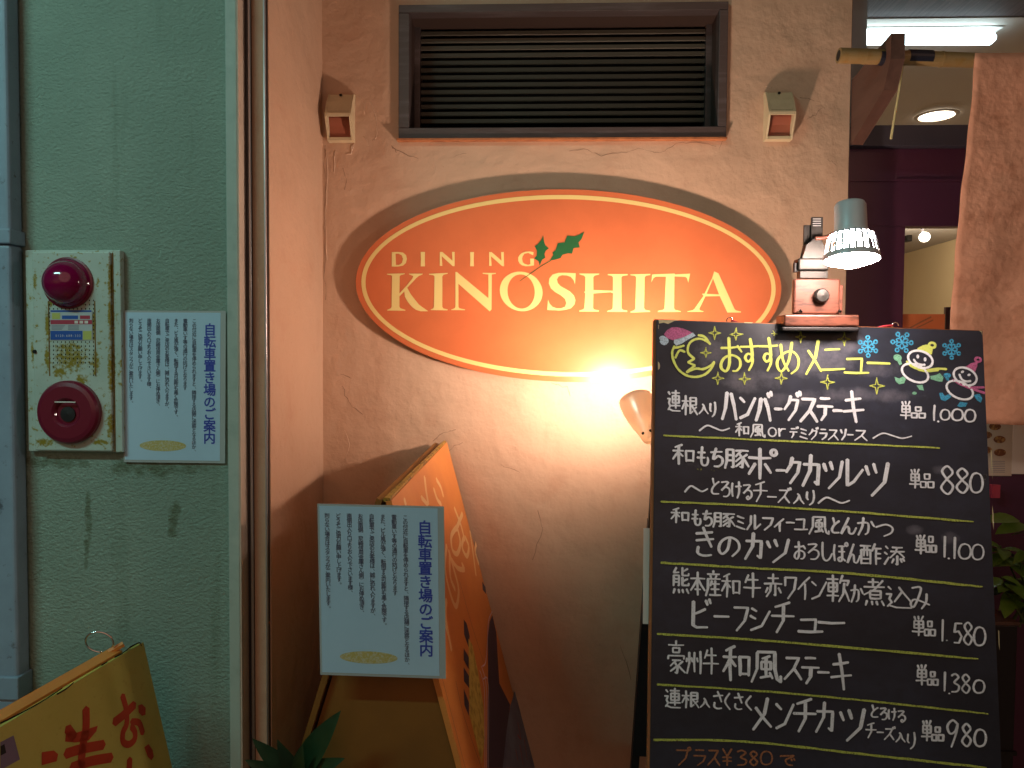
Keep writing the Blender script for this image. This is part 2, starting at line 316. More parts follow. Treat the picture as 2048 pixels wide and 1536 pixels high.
build('lip_web', MB().box((xr0+.0062, -.385, 0), (xr0+.0105, -.352, ZT)), M_['dark_metal'], rt)
build('bright_lip', MB().tube([(xr1-.0035, -.386, 0), (xr1-.0035, -.386, ZT)], .0026, 10), M_['steel'], rt, smooth=True)
build('inner_flange', MB().box((xr1-.006, -.385, 0), (xr1, -.352, ZT)), M_['dark_metal'], rt, bevel=.001)
pp = thing('drain_pipe', (-1.2, -.40, 0), 'pale blue painted box drain pipe running up the left edge of the green wall', 'pipe')
XE = -1.101
pmat = M_['pipe']
mk = []
for u, v, a, b in [(10, 1010, .02, .02), (15, 1060, .02, .03), (8, 1110, .02, .02), (10, 1290, .015, .03), (12, 870, .01, .02), (18, 1185, .015, .03), (30, 1005, .01, .02)]:
    x, z = sx(u, v); mk.append((x, z, a, b))
add_masks(pmat, mk, (.05, .06, .08), 90, .8)
for z0, z1 in [(0, P(60, 1395, -.42).z), (P(60, 1372, -.42).z, P(30, 486, -.42).z), (P(30, 470, -.42).z, ZT)]:
    build('pipe_length', MB().box((XE-.13, -.422, z0), (XE, -.382, z1-.002)), pmat, pp, bevel=.008, seg=3)
for v0, v1 in [(458, 488), (1352, 1398)]:
    build('joint_band', MB().box((XE-.135, -.4275, P(30, v1, -.42).z), (XE+.004, -.381, P(30, v0, -.42).z)), pmat, pp, bevel=.003)

# ------------------------------------------------------------------ louvred vent window
lv = thing('louvre_window', P(1128, 277, 0), 'wide dark bronze louvred vent window set in the peach wall above the oval sign', 'vent window')
yf = -.014
def pz(v, u=1128, y=yf): return P(u, v, y).z
def px(u, v=140, y=yf): return P(u, v, y).x
fl, fr, ft, fb = px(797), px(1455), pz(6), pz(276)
fw = .028
build('frame_top', MB().box((fl, yf, ft-fw*.72), (fr, .0195, ft)), M_['dark_bronze'], lv, bevel=.0015)
build('frame_bottom', MB().box((fl, yf, fb), (fr, .0195, fb+fw)), M_['dark_bronze'], lv, bevel=.0015)
build('frame_side', MB().box((fl, yf, fb+fw+.0004), (fl+fw, .0195, ft-fw*.72-.0004)), M_['dark_bronze'], lv, bevel=.0015)
build('frame_side', MB().box((fr-fw*.8, yf, fb+fw+.0004), (fr, .0195, ft-fw*.72-.0004)), M_['dark_bronze'], lv, bevel=.0015)
build('sill_strip', MB().box((fl-.004, yf-.006, fb-.005), (fr+.001, -.0005, fb-.0006)), M_['wood_raw'], lv)
yl = .085
li, lr_, lt_, lb_ = fl+fw, fr-fw*.8, ft-fw*.72, fb+fw
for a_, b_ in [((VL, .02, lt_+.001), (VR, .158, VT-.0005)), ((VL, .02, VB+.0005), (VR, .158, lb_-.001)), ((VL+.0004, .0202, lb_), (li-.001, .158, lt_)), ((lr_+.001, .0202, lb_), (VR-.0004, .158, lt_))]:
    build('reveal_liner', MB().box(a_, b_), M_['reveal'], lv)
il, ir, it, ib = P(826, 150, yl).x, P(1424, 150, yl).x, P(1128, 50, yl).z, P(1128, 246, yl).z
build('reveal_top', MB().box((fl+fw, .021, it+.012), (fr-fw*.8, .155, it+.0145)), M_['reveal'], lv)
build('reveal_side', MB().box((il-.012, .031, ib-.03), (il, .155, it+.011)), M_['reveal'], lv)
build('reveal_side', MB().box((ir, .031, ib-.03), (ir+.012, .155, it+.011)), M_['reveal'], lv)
build('inner_mullion', MB().box((il+.0005, yl-.015, ib-.02), (P(842, 150, yl).x, yl+.03, it)), M_['dark_bronze'], lv)
build('inner_mullion', MB().box((P(1409, 150, yl).x, yl-.015, ib-.02), (ir-.0005, yl+.03, it)), M_['dark_bronze'], lv)
build('inner_header', MB().box((il+.0005, yl-.02, it+.0005), (ir-.0005, yl+.03, it+.0115)), M_['dark_bronze'], lv)
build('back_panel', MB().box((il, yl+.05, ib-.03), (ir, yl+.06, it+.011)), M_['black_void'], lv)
xa, xb = P(842, 150, yl).x+.0006, P(1409, 150, yl).x-.0006
z0, z1 = P(1128, 248, yl).z, P(1128, 57, yl).z; NS = 13; pitch = (z1-z0)/NS
sme = None
for k in range(NS):
    zc = z0+(k+.5)*pitch; hh = pitch*.30
    m = MB(); m.prism([(xa, yl-.004, zc-hh*.9-.001), (xa, yl-.0025, zc-hh*.9-.003), (xa, yl+.022, zc+hh+.004), (xa, yl+.020, zc+hh+.006), (xa, yl-.004, zc+hh*.55)], (xb-xa, 0, 0))
    build('slat', m, M_['slat'], lv)

# ------------------------------------------------------------------ two cream cable covers on the wall
def cable_cover(uc, vt, vb, label, w=.066):
    top = P(uc, vt, 0); bot = P(uc, vb, 0); x = top.x; zt, zb = top.z, bot.z; H = zt-zb; d = .046
    t = thing('cable_entry_cover', (x, 0, zb), label, 'cable cover', 'cream cable covers either side of the vent')
    def prof(e=0): return [(0, zt), (-.012, zt-.003), (-.030, zt-H*.22), (-d, zt-H*.50), (-d, zt-H*.56), (-.036, zt-H*.74), (-.026, zt-H*.90), (-.022, zb), (0, zb)]
    for s in (-1, 1):
        x0 = x+s*w/2; build('cheek', MB().prism([(x0, y, z) for y, z in prof()], (-s*.004, 0, 0)), M_['cover'], t, bevel=.001)
    h = MB(); pr = [(-.0005, zt-.0002), (-.012, zt-.0034), (-.0298, zt-H*.22), (-d+.0003, zt-H*.50), (-d+.0003, zt-H*.559), (-d+.004, zt-H*.559), (-d+.004, zt-H*.51), (-.027, zt-H*.25), (-.01, zt-.008), (-.0005, zt-.006)]
    h.prism([(x-w/2+.0042, y, z) for y, z in pr], (w-.0084, 0, 0)); build('hood', h, M_['cover'], t)
    build('seam', MB().box((x-w/2+.006, -d*.93-.0004, zt-H*.455), (x+w/2-.006, -d*.93+.004, zt-H*.45)), M_['crack'], t)
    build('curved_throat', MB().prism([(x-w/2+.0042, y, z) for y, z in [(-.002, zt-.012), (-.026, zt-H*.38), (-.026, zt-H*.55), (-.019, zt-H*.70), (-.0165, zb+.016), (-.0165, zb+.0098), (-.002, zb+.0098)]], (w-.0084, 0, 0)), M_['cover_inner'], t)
    b = MB(); b.prism([(x-w/2+.0042, y, z) for y, z in [(-.0166, zb+.0095), (-.020, zb+.0093), (-.022, zb+.008), (-.022, zb+.0004), (-.0005, zb+.0004), (-.0005, zb+.0095)]], (w-.0084, 0, 0)); build('bottom_lip', b, M_['cover'], t)
    build('screw_hole', MB().lathe([(0, .0), (.0036, 0), (.0036, .003), (0, .003)], (x, -.0165, zt-.007), (0, -.75, .66), 12), M_['black_void'], t)
    build('screw', MB().lathe([(0, .002), (.0025, .002), (.003, 0)], (x, -.0171, zb+.005), (0, -1, 0), 10), M_['crack'], t)
cable_cover(685, 190, 286, 'cream plastic cable cover left of the vent, close to the wall corner')
cable_cover(1554, 186, 284, 'cream plastic cable cover right of the vent, below the bamboo pole end')

# ------------------------------------------------------------------ fire alarm panel
YA = -.402
A = lambda u, v, y=YA: P(u, v, y)
at = thing('fire_alarm_panel', A(150, 905), 'rust streaked white fire alarm panel with red lamp dome and round red call point', 'fire alarm')
amat = M_['alarm_white']
mk = []
for u, v, a, b in [(219, 560, .006, .06), (220, 640, .008, .06), (221, 740, .009, .08), (219, 850, .010, .05), (95, 650, .008, .05), (95, 720, .010, .05), (188, 650, .006, .05), (192, 725, .012, .04), (120, 745, .02, .02), (165, 760, .02, .015), (90, 885, .03, .012), (70, 560, .006, .03), (60, 700, .005, .04), (100, 608, .012, .01), (140, 695, .045, .012), (142, 715, .05, .045), (200, 885, .03, .01)]:
    p = A(u, v); mk.append((p.x, p.z, a, b))
add_masks(amat, mk, (.27, .21, .02), 130, 1.0)
def plate(name, u0, v0, u1, v1, y, dy, m, par, **k):
    a = P(u0, v0, y); b = P(u1, v1, y); return build(name, MB().box((a.x, y, b.z), (b.x, y+dy, a.z)), m, par, **k)
plate('base_plate', 50, 500, 246, 905, -.394, .0139, amat, at, bevel=.002)
fp = plate('front_plate', 63, 503, 224, 903, YA, .0075, amat, at, bevel=.003)
plate('edge_gap', 225.5, 505, 229, 903, -.3955, .001, M_['rust'], at)
plate('edge_strip', 230.5, 501, 245, 904, -.3975, .003, amat, at, bevel=.0008)
c = A(137, 566); rd = .0455
dome = MB().lathe([(rd+.004, 0), (rd+.004, .006), (rd, .008)]+[(rd*math.cos(t), .008+.040*math.sin(t)) for t in [math.pi/2*k/14 for k in range(1, 15)]], c, NW, 40)
ld = build('alarm_lamp', dome, M_['red_lens'], at, smooth=True)
build('lamp_ring', MB().lathe([(rd+.0085, -.001), (rd+.0085, .004), (rd+.005, .0055), (rd+.0042, .002)], c, NW, 40), M_['red_plastic'], ld, smooth=False)
c = A(142, 824); rb = .0670
bl = build('call_point', MB().lathe([(rb, 0), (rb, .010), (rb-.004, .015), (rb-.012, .0175), (.031, .0175), (.027, .014), (.0235, .0085), (0, .0085)], c, NW, 56), M_['red_plastic'], at, smooth=False)
build('push_button', MB().lathe([(.016, .008), (.016, .011), (.0, .0125)], c+Vector((0, 0, -.004)), NW, 24), M_['rubber'], bl)
build('name_bar', MB().box((c.x-.022, c.y-.0195, c.z+.021), (c.x+.022, c.y-.0175, c.z+.0235)), M_['white'], bl)
hole = MB()
for i in range(12):
    for j in range(19):
        u = 99+i*8.0; v = 601+j*8.3
        if v > 742-(0 if i in (0, 11) else 18*math.sin(math.pi*i/11)) and not i in (0, 11): continue
        q = A(u, v, YA-.0004); hole.add([q+Vector((.0013*math.cos(t), 0, .0021*math.sin(t))) for t in [k*math.pi/3 for k in range(6)]], [tuple(range(6))])
build('speaker_grille', hole, M_['black_void'], at, kind='stuff')
for u in (97, 189.5):
    build('slot', MB().box((A(u-1, 600).x, YA-.0006, A(u, 752).z), (A(u+1.2, 600).x, YA, A(u, 602).z)), M_['rust'], at)
build('screw', MB().lathe([(.004, 0), (.004, .003), (0, .004)], A(70, 703), NW, 12), M_['black_void'], at)
# advert sticker
stt = thing('advert_sticker', A(141, 680), 'small blue, red and white advert sticker with a phone number on the alarm grille', 'sticker')
ys = YA-.0012
def sq(mb, u0, v0, u1, v1, y=ys): return mb.flat([[P(u0, v0, y), P(u1, v0, y), P(u1, v1, y), P(u0, v1, y)]])
build('backing', MB().box((P(100.5, 620, ys).x, ys, P(100, 680, ys).z), (P(184, 620, ys).x, ys+.0006, P(100, 620, ys).z)), M_['st_pale'], stt)
build('blue_band', sq(MB(), 101, 661.5, 165, 679.5, ys-.0003), M_['st_blue'], stt); build('blue_band', sq(MB(), 101, 620.5, 183, 624, ys-.0003), M_['st_blue'], stt)
build('red_band', sq(MB(), 101, 640, 184, 648.5, ys-.0003), M_['st_red'], stt)
build('yellow_tag', sq(MB(), 166, 662, 183, 679.5, ys-.0003), M_['st_yel'], stt)
tb = MB()
for i, ch in enumerate('0120-688-333'):
    a = P(111+i*4.3, 673.5, ys-.0006); put_glyph(tb, ch, a, Vector((.0062, 0, 0)), Vector((0, 0, .0068)), 0)
for k in range(3): sq(tb, 149+k*10, 641.5, 156+k*10, 647, ys-.0006)
build('print', tb, M_['white'], stt)
tb = MB(); sq(tb, 104, 626, 120, 638, ys-.0004); build('print', tb, M_['st_yel'], stt)
tb = MB(); sq(tb, 124, 631, 156, 638, ys-.0004); build('print', tb, M_['st_blue'], stt)
tb = MB(); sq(tb, 160, 631, 180, 638, ys-.0004); build('print', tb, M_['st_red'], stt)
tb = MB()
for k in range(4): sq(tb, 103, 651+k*2.4, 130-k*2, 651.8+k*2.4, ys-.0004); sq(tb, 136, 651+k*2.4, 158, 651.8+k*2.4, ys-.0004)
build('print', tb, M_['ink_dark'], stt)

# ------------------------------------------------------------------ parking notices (laminated A4)
NB = ['この付近に自転車を停められますと、隣接する店舗に迷惑となるほか、', '電動車いす等の通行の妨げとなります', 'また、ビル風が強く、転倒する可能性も高く危険です。', '自転車でご来店のお客様は、誠に恐れ入りますが、', 'お店南側（尼崎信用金庫さん側）にお停め頂き、', '南側出入り口よりお入り下さいます様、', 'どうぞご協力お願い申し上げます。', '判らない場合はスタッフがご案内いたします。']
def notice(tl, tr, bl, label):
    """laminated sheet spanned by three corners; the text plane lies 0.4 mm proud"""
    ex = (tr-tl); ey = (bl-tl); n = ex.cross(ey).normalized()
    if n.y > 0: n = -n
    Fp = lambda a, b, h=0: tl+ex*a+ey*b+n*h
    t = thing('parking_notice', bl, label, 'notice', 'laminated bicycle parking notices')
    def sheet(a0, b0, a1, b1, h0, h1):
        m = MB(); m.prism([Fp(a0, b0, h0), Fp(a1, b0, h0), Fp(a1, b1, h0), Fp(a0, b1, h0)], n*(h1-h0)); return m
    build('laminate', sheet(0, 0, 1, 1, 0, .0010), M_['laminate'], t)
    build('paper', sheet(.016, .012, .95, .984, .0011, .0016), M_['paper_blue'], t)
    w, h = ex.length, ey.length; eu = ex.normalized(); ev = -ey.normalized()
    def column(mb, s, ac, b0, b1, size, off):
        adv = (b1-b0)/len(s)
        for i, ch in enumerate(s):
            if ch in '、。':
                o = Fp(ac, b0+adv*(i+.42), .0020)+eu*size*.10; put_glyph(mb, ch, o, eu*size, ev*size, 0)
            elif ch in '（）':
                o = Fp(ac, b0+adv*(i+.5), .0020)+ev*size*.5-eu*size*.38; put_glyph(mb, ch, o, -ev*size, eu*size, 0)
            else:
                o = Fp(ac, b0+adv*(i+.86), .0020)-eu*size*.5; [put_glyph(mb, ch, o+eu*size*q_*off+ev*size*r_*off+n*(.00008*k_), eu*size, ev*size, 0) for k_, (q_, r_) in enumerate(((-1, 0), (1, .2), (0, 1), (0, -1), (.1, .1)))]
    m = MB(); column(m, '自転車置き場のご案内', .848, .085, .875, h*.084, .022); build('title_print', m, M_['ink_blue'], t)
    lens = [1, .53, .74, .68, .66, .53, .48, .64]
    for k, (s, q) in enumerate(zip(NB, lens)):
        m = MB(); column(m, s, .695-k*.0885, .055, .055+.895*q*.985, h*.0315, .010); build('text_column', m, M_['ink_dark'], t)
    m = MB(); m.add([Fp(.39+.23*math.cos(a), .888+.036*math.sin(a), .0020) for a in [2*math.pi*k/36 for k in range(36)]], [tuple(range(36))]); build('oval_logo', m, M_['ink_gold'], t)
    return t
yn = -.3845
notice(P(248, 621, yn), P(452, 622, yn), P(248, 924, yn), 'laminated pale blue parking notice on the green wall beside the fire alarm')
yn2 = -.625
notice(P(635, 1007, yn2), P(888, 1013, yn2), P(641, 1349, yn2), 'laminated pale blue parking notice hung across the end of the orange A-board')

# ------------------------------------------------------------------ oval shop sign
YS = -.027
sg = thing('oval_shop_sign', P(1137, 765, 0), 'orange oval shop sign lettered DINING KINOSHITA with holly leaves', 'sign')
cu, cv, ra, rbb, tl_ = 1137.0, 571.5, 425.5, 192.5, math.radians(1.15)
def ell(da, n=120, y=YS, grow=0):
    out = []
    for k in range(n):
        a = 2*math.pi*k/n; x = (ra-da)*math.cos(a); yy = (rbb-da)*math.sin(a)
        out.append(P(cu+x*math.cos(tl_)-yy*math.sin(tl_), cv+x*math.sin(tl_)+yy*math.cos(tl_), y))
    return out
build('sign_panel', MB().prism(ell(0), (0, .012, 0)), M_['sign_orange'], sg, bevel=.0012)
build('edge_band', MB().prism([p+Vector((0, .0122, 0)) for p in ell(1)], (0, .004, 0)), M_['sign_edge'], sg)
e1, e2 = ell(11, y=YS-.0005), ell(19.5, y=YS-.0005); n = len(e1)
build('ring_line', MB().add(e1+e2, [(i, (i+1) % n, n+(i+1) % n, n+i) for i in range(n)]), M_['sign_cream'], sg)
for u, v in [(840, 560), (1430, 560), (1137, 480)]: build('spacer', MB().lathe([(.008, 0), (.008, .0101)], P(u, v, -.0105), (0, 1, 0), 12), M_['steel'], sg)
ra_ = lambda L: [(760+x/5.535, 450+y/5.535) for x, y in L]; rb_ = lambda L: [(1110+x/5.251, 480+y/5.251) for x, y in L]
def ring(cx, cy, rx, ry, rot=0, n=40): return [(cx+rx*math.cos(a)*math.cos(rot)-ry*math.sin(a)*math.sin(rot), cy+rx*math.cos(a)*math.sin(rot)+ry*math.sin(a)*math.cos(rot)) for a in [2*math.pi*k/n for k in range(n)]]
DN = [[ra_([(130,300),(205,298),(255,305),(290,335),(298,375),(288,420),(255,450),(200,460),(130,460)]), ra_([(172,318),(205,318),(240,335),(255,375),(243,420),(210,442),(176,442)])],
      [ra_([(450,298),(498,298),(496,378),(498,458),(450,458),(453,378)])],
      [ra_([(662,298),(690,298),(802,395),(797,298),(826,298),(826,456),(805,456),(683,345),(690,453),(662,453)])],
      [ra_([(997,300),(1040,300),(1037,378),(1040,457),(997,457),(1000,378)])],
      [ra_([(1208,298),(1236,300),(1345,395),(1340,300),(1370,300),(1374,457),(1352,455),(1228,345),(1235,452),(1208,452)])],
      [ra_([(1700,300),(1660,293),(1610,295),(1570,310),(1545,332),(1530,360),(1530,395),(1545,425),(1570,445),(1610,456),(1660,455),(1705,447),(1705,372),(1662,372),(1665,432),(1640,442),(1600,430),(1580,410),(1573,375),(1580,345),(1600,318),(1640,308),(1695,335)])]]
KN = [[ra_([(75,540),(275,535),(272,545),(228,555),(218,570),(215,758),(300,665),(360,590),(368,565),(318,545),(320,538),(475,538),(470,548),(430,565),(400,590),(302,695),(340,765),(390,830),(430,880),(470,910),(535,955),(450,955),(400,940),(360,912),(330,880),(300,840),(275,795),(270,735),(215,790),(215,905),(228,922),(282,940),(280,948),(80,948),(78,940),(118,922),(128,905),(133,570),(125,556),(78,548)])],
      [ra_([(540,540),(750,530),(748,540),(705,550),(690,570),(690,905),(700,922),(750,935),(748,945),(560,942),(562,935),(590,922),(597,905),(603,570),(590,556),(545,550)])],
      [ra_([(835,520),(850,520),(1200,810),(1200,548),(1137,540),(1138,530),(1283,530),(1283,540),(1238,548),(1235,935),(1215,957),(868,650),(868,905),(880,922),(942,935),(940,942),(788,942),(790,935),(828,920),(835,905)])],
      [ra_(ring(1563, 735, 240, 217, .35)), ra_(ring(1562, 736, 150, 190, -.10))],
      [[(1151.5,546.5),(1150,569),(1147,560),(1141,553.5),(1133,551),(1124,550.5),(1117,553),(1114,559),(1115.5,566),(1121,572),(1130,577),(1140,583),(1148,591),(1151,600),(1149,609),(1142,616.5),(1130,620),(1118,621),(1094.5,620),(1096,599),(1099,607),(1105,613.5),(1113,616.5),(1122,616.5),(1130,613.5),(1132.5,606),(1130,598),(1122,591),(1110,584),(1102,577),(1097.5,567),(1098.5,557),(1105,549),(1117,545.5),(1130,545.3)]],
      [rb_([(255,352),(465,352),(463,362),(415,375),(403,390),(403,525),(608,533),(608,390),(595,376),(552,368),(555,357),(765,358),(763,370),(710,378),(698,392),(698,715),(712,732),(760,742),(758,755),(548,755),(548,745),(595,730),(606,712),(610,560),(585,548),(403,562),(400,715),(412,730),(462,740),(460,752),(255,752),(255,742),(298,728),(308,712),(318,560),(305,548),(318,535),(318,390),(305,374),(258,362)])],
      [rb_([(790,362),(1003,355),(1000,368),(955,376),(942,392),(935,715),(948,734),(1000,745),(998,755),(793,762),(793,752),(832,738),(843,720),(852,392),(840,376),(793,370)])],
      [rb_([(1020,362),(1060,360),(1255,352),(1262,362),(1420,352),(1400,450),(1385,400),(1370,388),(1255,382),(1250,718),(1265,735),(1322,748),(1320,755),(1080,755),(1082,745),(1138,732),(1150,715),(1165,385),(1060,385),(1035,400),(1012,445)])],
      [rb_([(1672,330),(1718,350),(1885,722),(1900,738),(1955,752),(1950,762),(1810,762),(1730,590),(1580,592),(1515,725),(1522,738),(1562,748),(1555,755),(1390,755),(1392,748),(1445,738),(1465,722),(1560,585),(1545,572),(1548,562),(1570,563),(1650,400)]), rb_([(1660,405),(1592,565),(1722,571)])]]
for nm, LS in (('letter', DN), ('letter', KN)):
    for loops in LS: build(nm, MB().flat([[P(u, v, YS-.0007) for u, v in l] for l in loops]), M_['sign_cream'], sg)
hl = build('holly_sprig', MB().ribbon([P(u, v, YS-.0011) for u, v in z7([(800,517),(850,482),(900,447),(940,425)])], NW, [.0012, .0016, .0018, .002]), M_['sign_green'], sg)
for L in [ra_([(1808,115),(1815,180),(1830,225),(1870,258),(1835,285),(1820,320),(1830,362),(1795,385),(1768,450),(1755,400),(1708,370),(1735,340),(1738,285),(1712,235),(1745,215),(1785,170)]), z7([(1088,297),(1075,330),(1062,345),(1068,367),(1040,370),(1033,395),(1015,393),(990,400),(982,415),(955,422),(935,425),(950,400),(945,390),(960,380),(970,348),(1000,345),(1012,315),(1045,318),(1070,308)])]:
    build('holly_leaf', MB().flat([[P(u, v, YS-.0014) for u, v in L]]), M_['sign_green'], hl)

# ------------------------------------------------------------------ chalkboard A-frame
BO = Vector((.21950514, -.53102907, 1.372554)); BX = Vector((.99956352, .0084369, -.02831249)); BY = Vector((-.02655515, -.16337679, -.98620629)); BN = BX.cross(BY)
if BN.y > 0: BN = -BN
BW, BH = .6, .95
B = lambda u, v, h=0.0006: PL(u, v, BO, BN)+BN*h
Bl = lambda a, b, h=0: BO+BX*a+BY*b+BN*h
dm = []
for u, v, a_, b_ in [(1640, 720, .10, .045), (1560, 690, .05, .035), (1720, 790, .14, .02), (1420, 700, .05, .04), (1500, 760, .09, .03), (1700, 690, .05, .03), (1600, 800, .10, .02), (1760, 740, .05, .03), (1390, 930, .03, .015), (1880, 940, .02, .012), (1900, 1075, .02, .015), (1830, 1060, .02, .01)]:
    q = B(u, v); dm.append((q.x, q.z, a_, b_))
add_masks(M_['board'], dm, (.19, .185, .23), 20, .85, 1.3)  # pale patches: lamp reflection haze painted in, along with wiped chalk
cb = thing('menu_chalkboard', (.5, -.45, 0), 'black A-frame chalkboard handwritten with a Japanese menu and prices', 'chalkboard')
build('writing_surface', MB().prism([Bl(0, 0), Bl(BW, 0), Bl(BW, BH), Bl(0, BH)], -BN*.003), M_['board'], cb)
build('wood_core', MB().prism([Bl(-.003, -.0015, -.0035), Bl(BW+.001, -.0015, -.0035), Bl(BW+.001, BH, -.0035), Bl(-.003, BH, -.0035)], -BN*.015), M_['wood_raw'], cb, bevel=.001)
back = MB(); bd = Vector((BY.x, .17, BY.z)).normalized(); bo = Bl(.02, .005, -.05)
back.prism([bo, bo+BX*(BW-.04), bo+BX*(BW-.04)+bd*BH, bo+bd*BH], Vector((0, .012, 0))); build('rear_panel', back, M_['black_wood'], cb)
for a in (.03, BW-.03):
    q = Bl(a, .5, -.03); e = Bl(a, BH, -.03); k = e.z/(-BY.z)
    build('leg', MB().tube([q, e+BY*k], .012, 4), M_['black_wood'], cb)
    e2_ = bo+BX*(a-.02)+bd*BH+Vector((0, .02, 0)); k = e2_.z/(-bd.z)
    build('leg', MB().tube([bo+BX*(a-.02)+bd*.4+Vector((0, .022, 0)), e2_+bd*k], .012, 4), M_['black_wood'], cb)
for a in (.12, .48): build('hinge', MB().prism([Bl(a, -.002, -.019), Bl(a+.05, -.002, -.019), Bl(a+.05, .03, -.019), Bl(a, .03, -.019)], -BN*.032), M_['clampgrey'], cb)
z8 = lambda L: [(1290+x/5.535, 620+y/5.535) for x, y in L]; Z1 = lambda L: [(1300+x/2.738, 620+y/2.738) for x, y in L]; Z2 = lambda L: [(1300+x/2.738, 1000+y/2.738) for x, y in L]; Z7 = lambda L: [(1660+x/6.0235, 640+y/6.0235) for x, y in L]
for L in [z8([(150,108),(400,112),(330,120),(255,155),(205,140),(155,150)]), z8([(143,570),(160,590),(167,620),(160,650),(143,665)]), z8([(1095,134),(1200,139),(1180,147),(1100,145)]), z8([(148,165),(153,165),(151,210),(147,210)]), Z7([(1790,128),(1828,132),(1833,190),(1822,150)]), [(1981,900),(1983,900),(1985,960),(1982,930)], [(1984,1010),(1987,1030),(1987,1060),(1984,1040)], [(1996,1260),(1998,1262),(1999,1300),(1997,1290)]]:
    build('worn_edge', MB().flat([[B(u, v, .0006) for u, v in L]]), M_['chip'], cb)

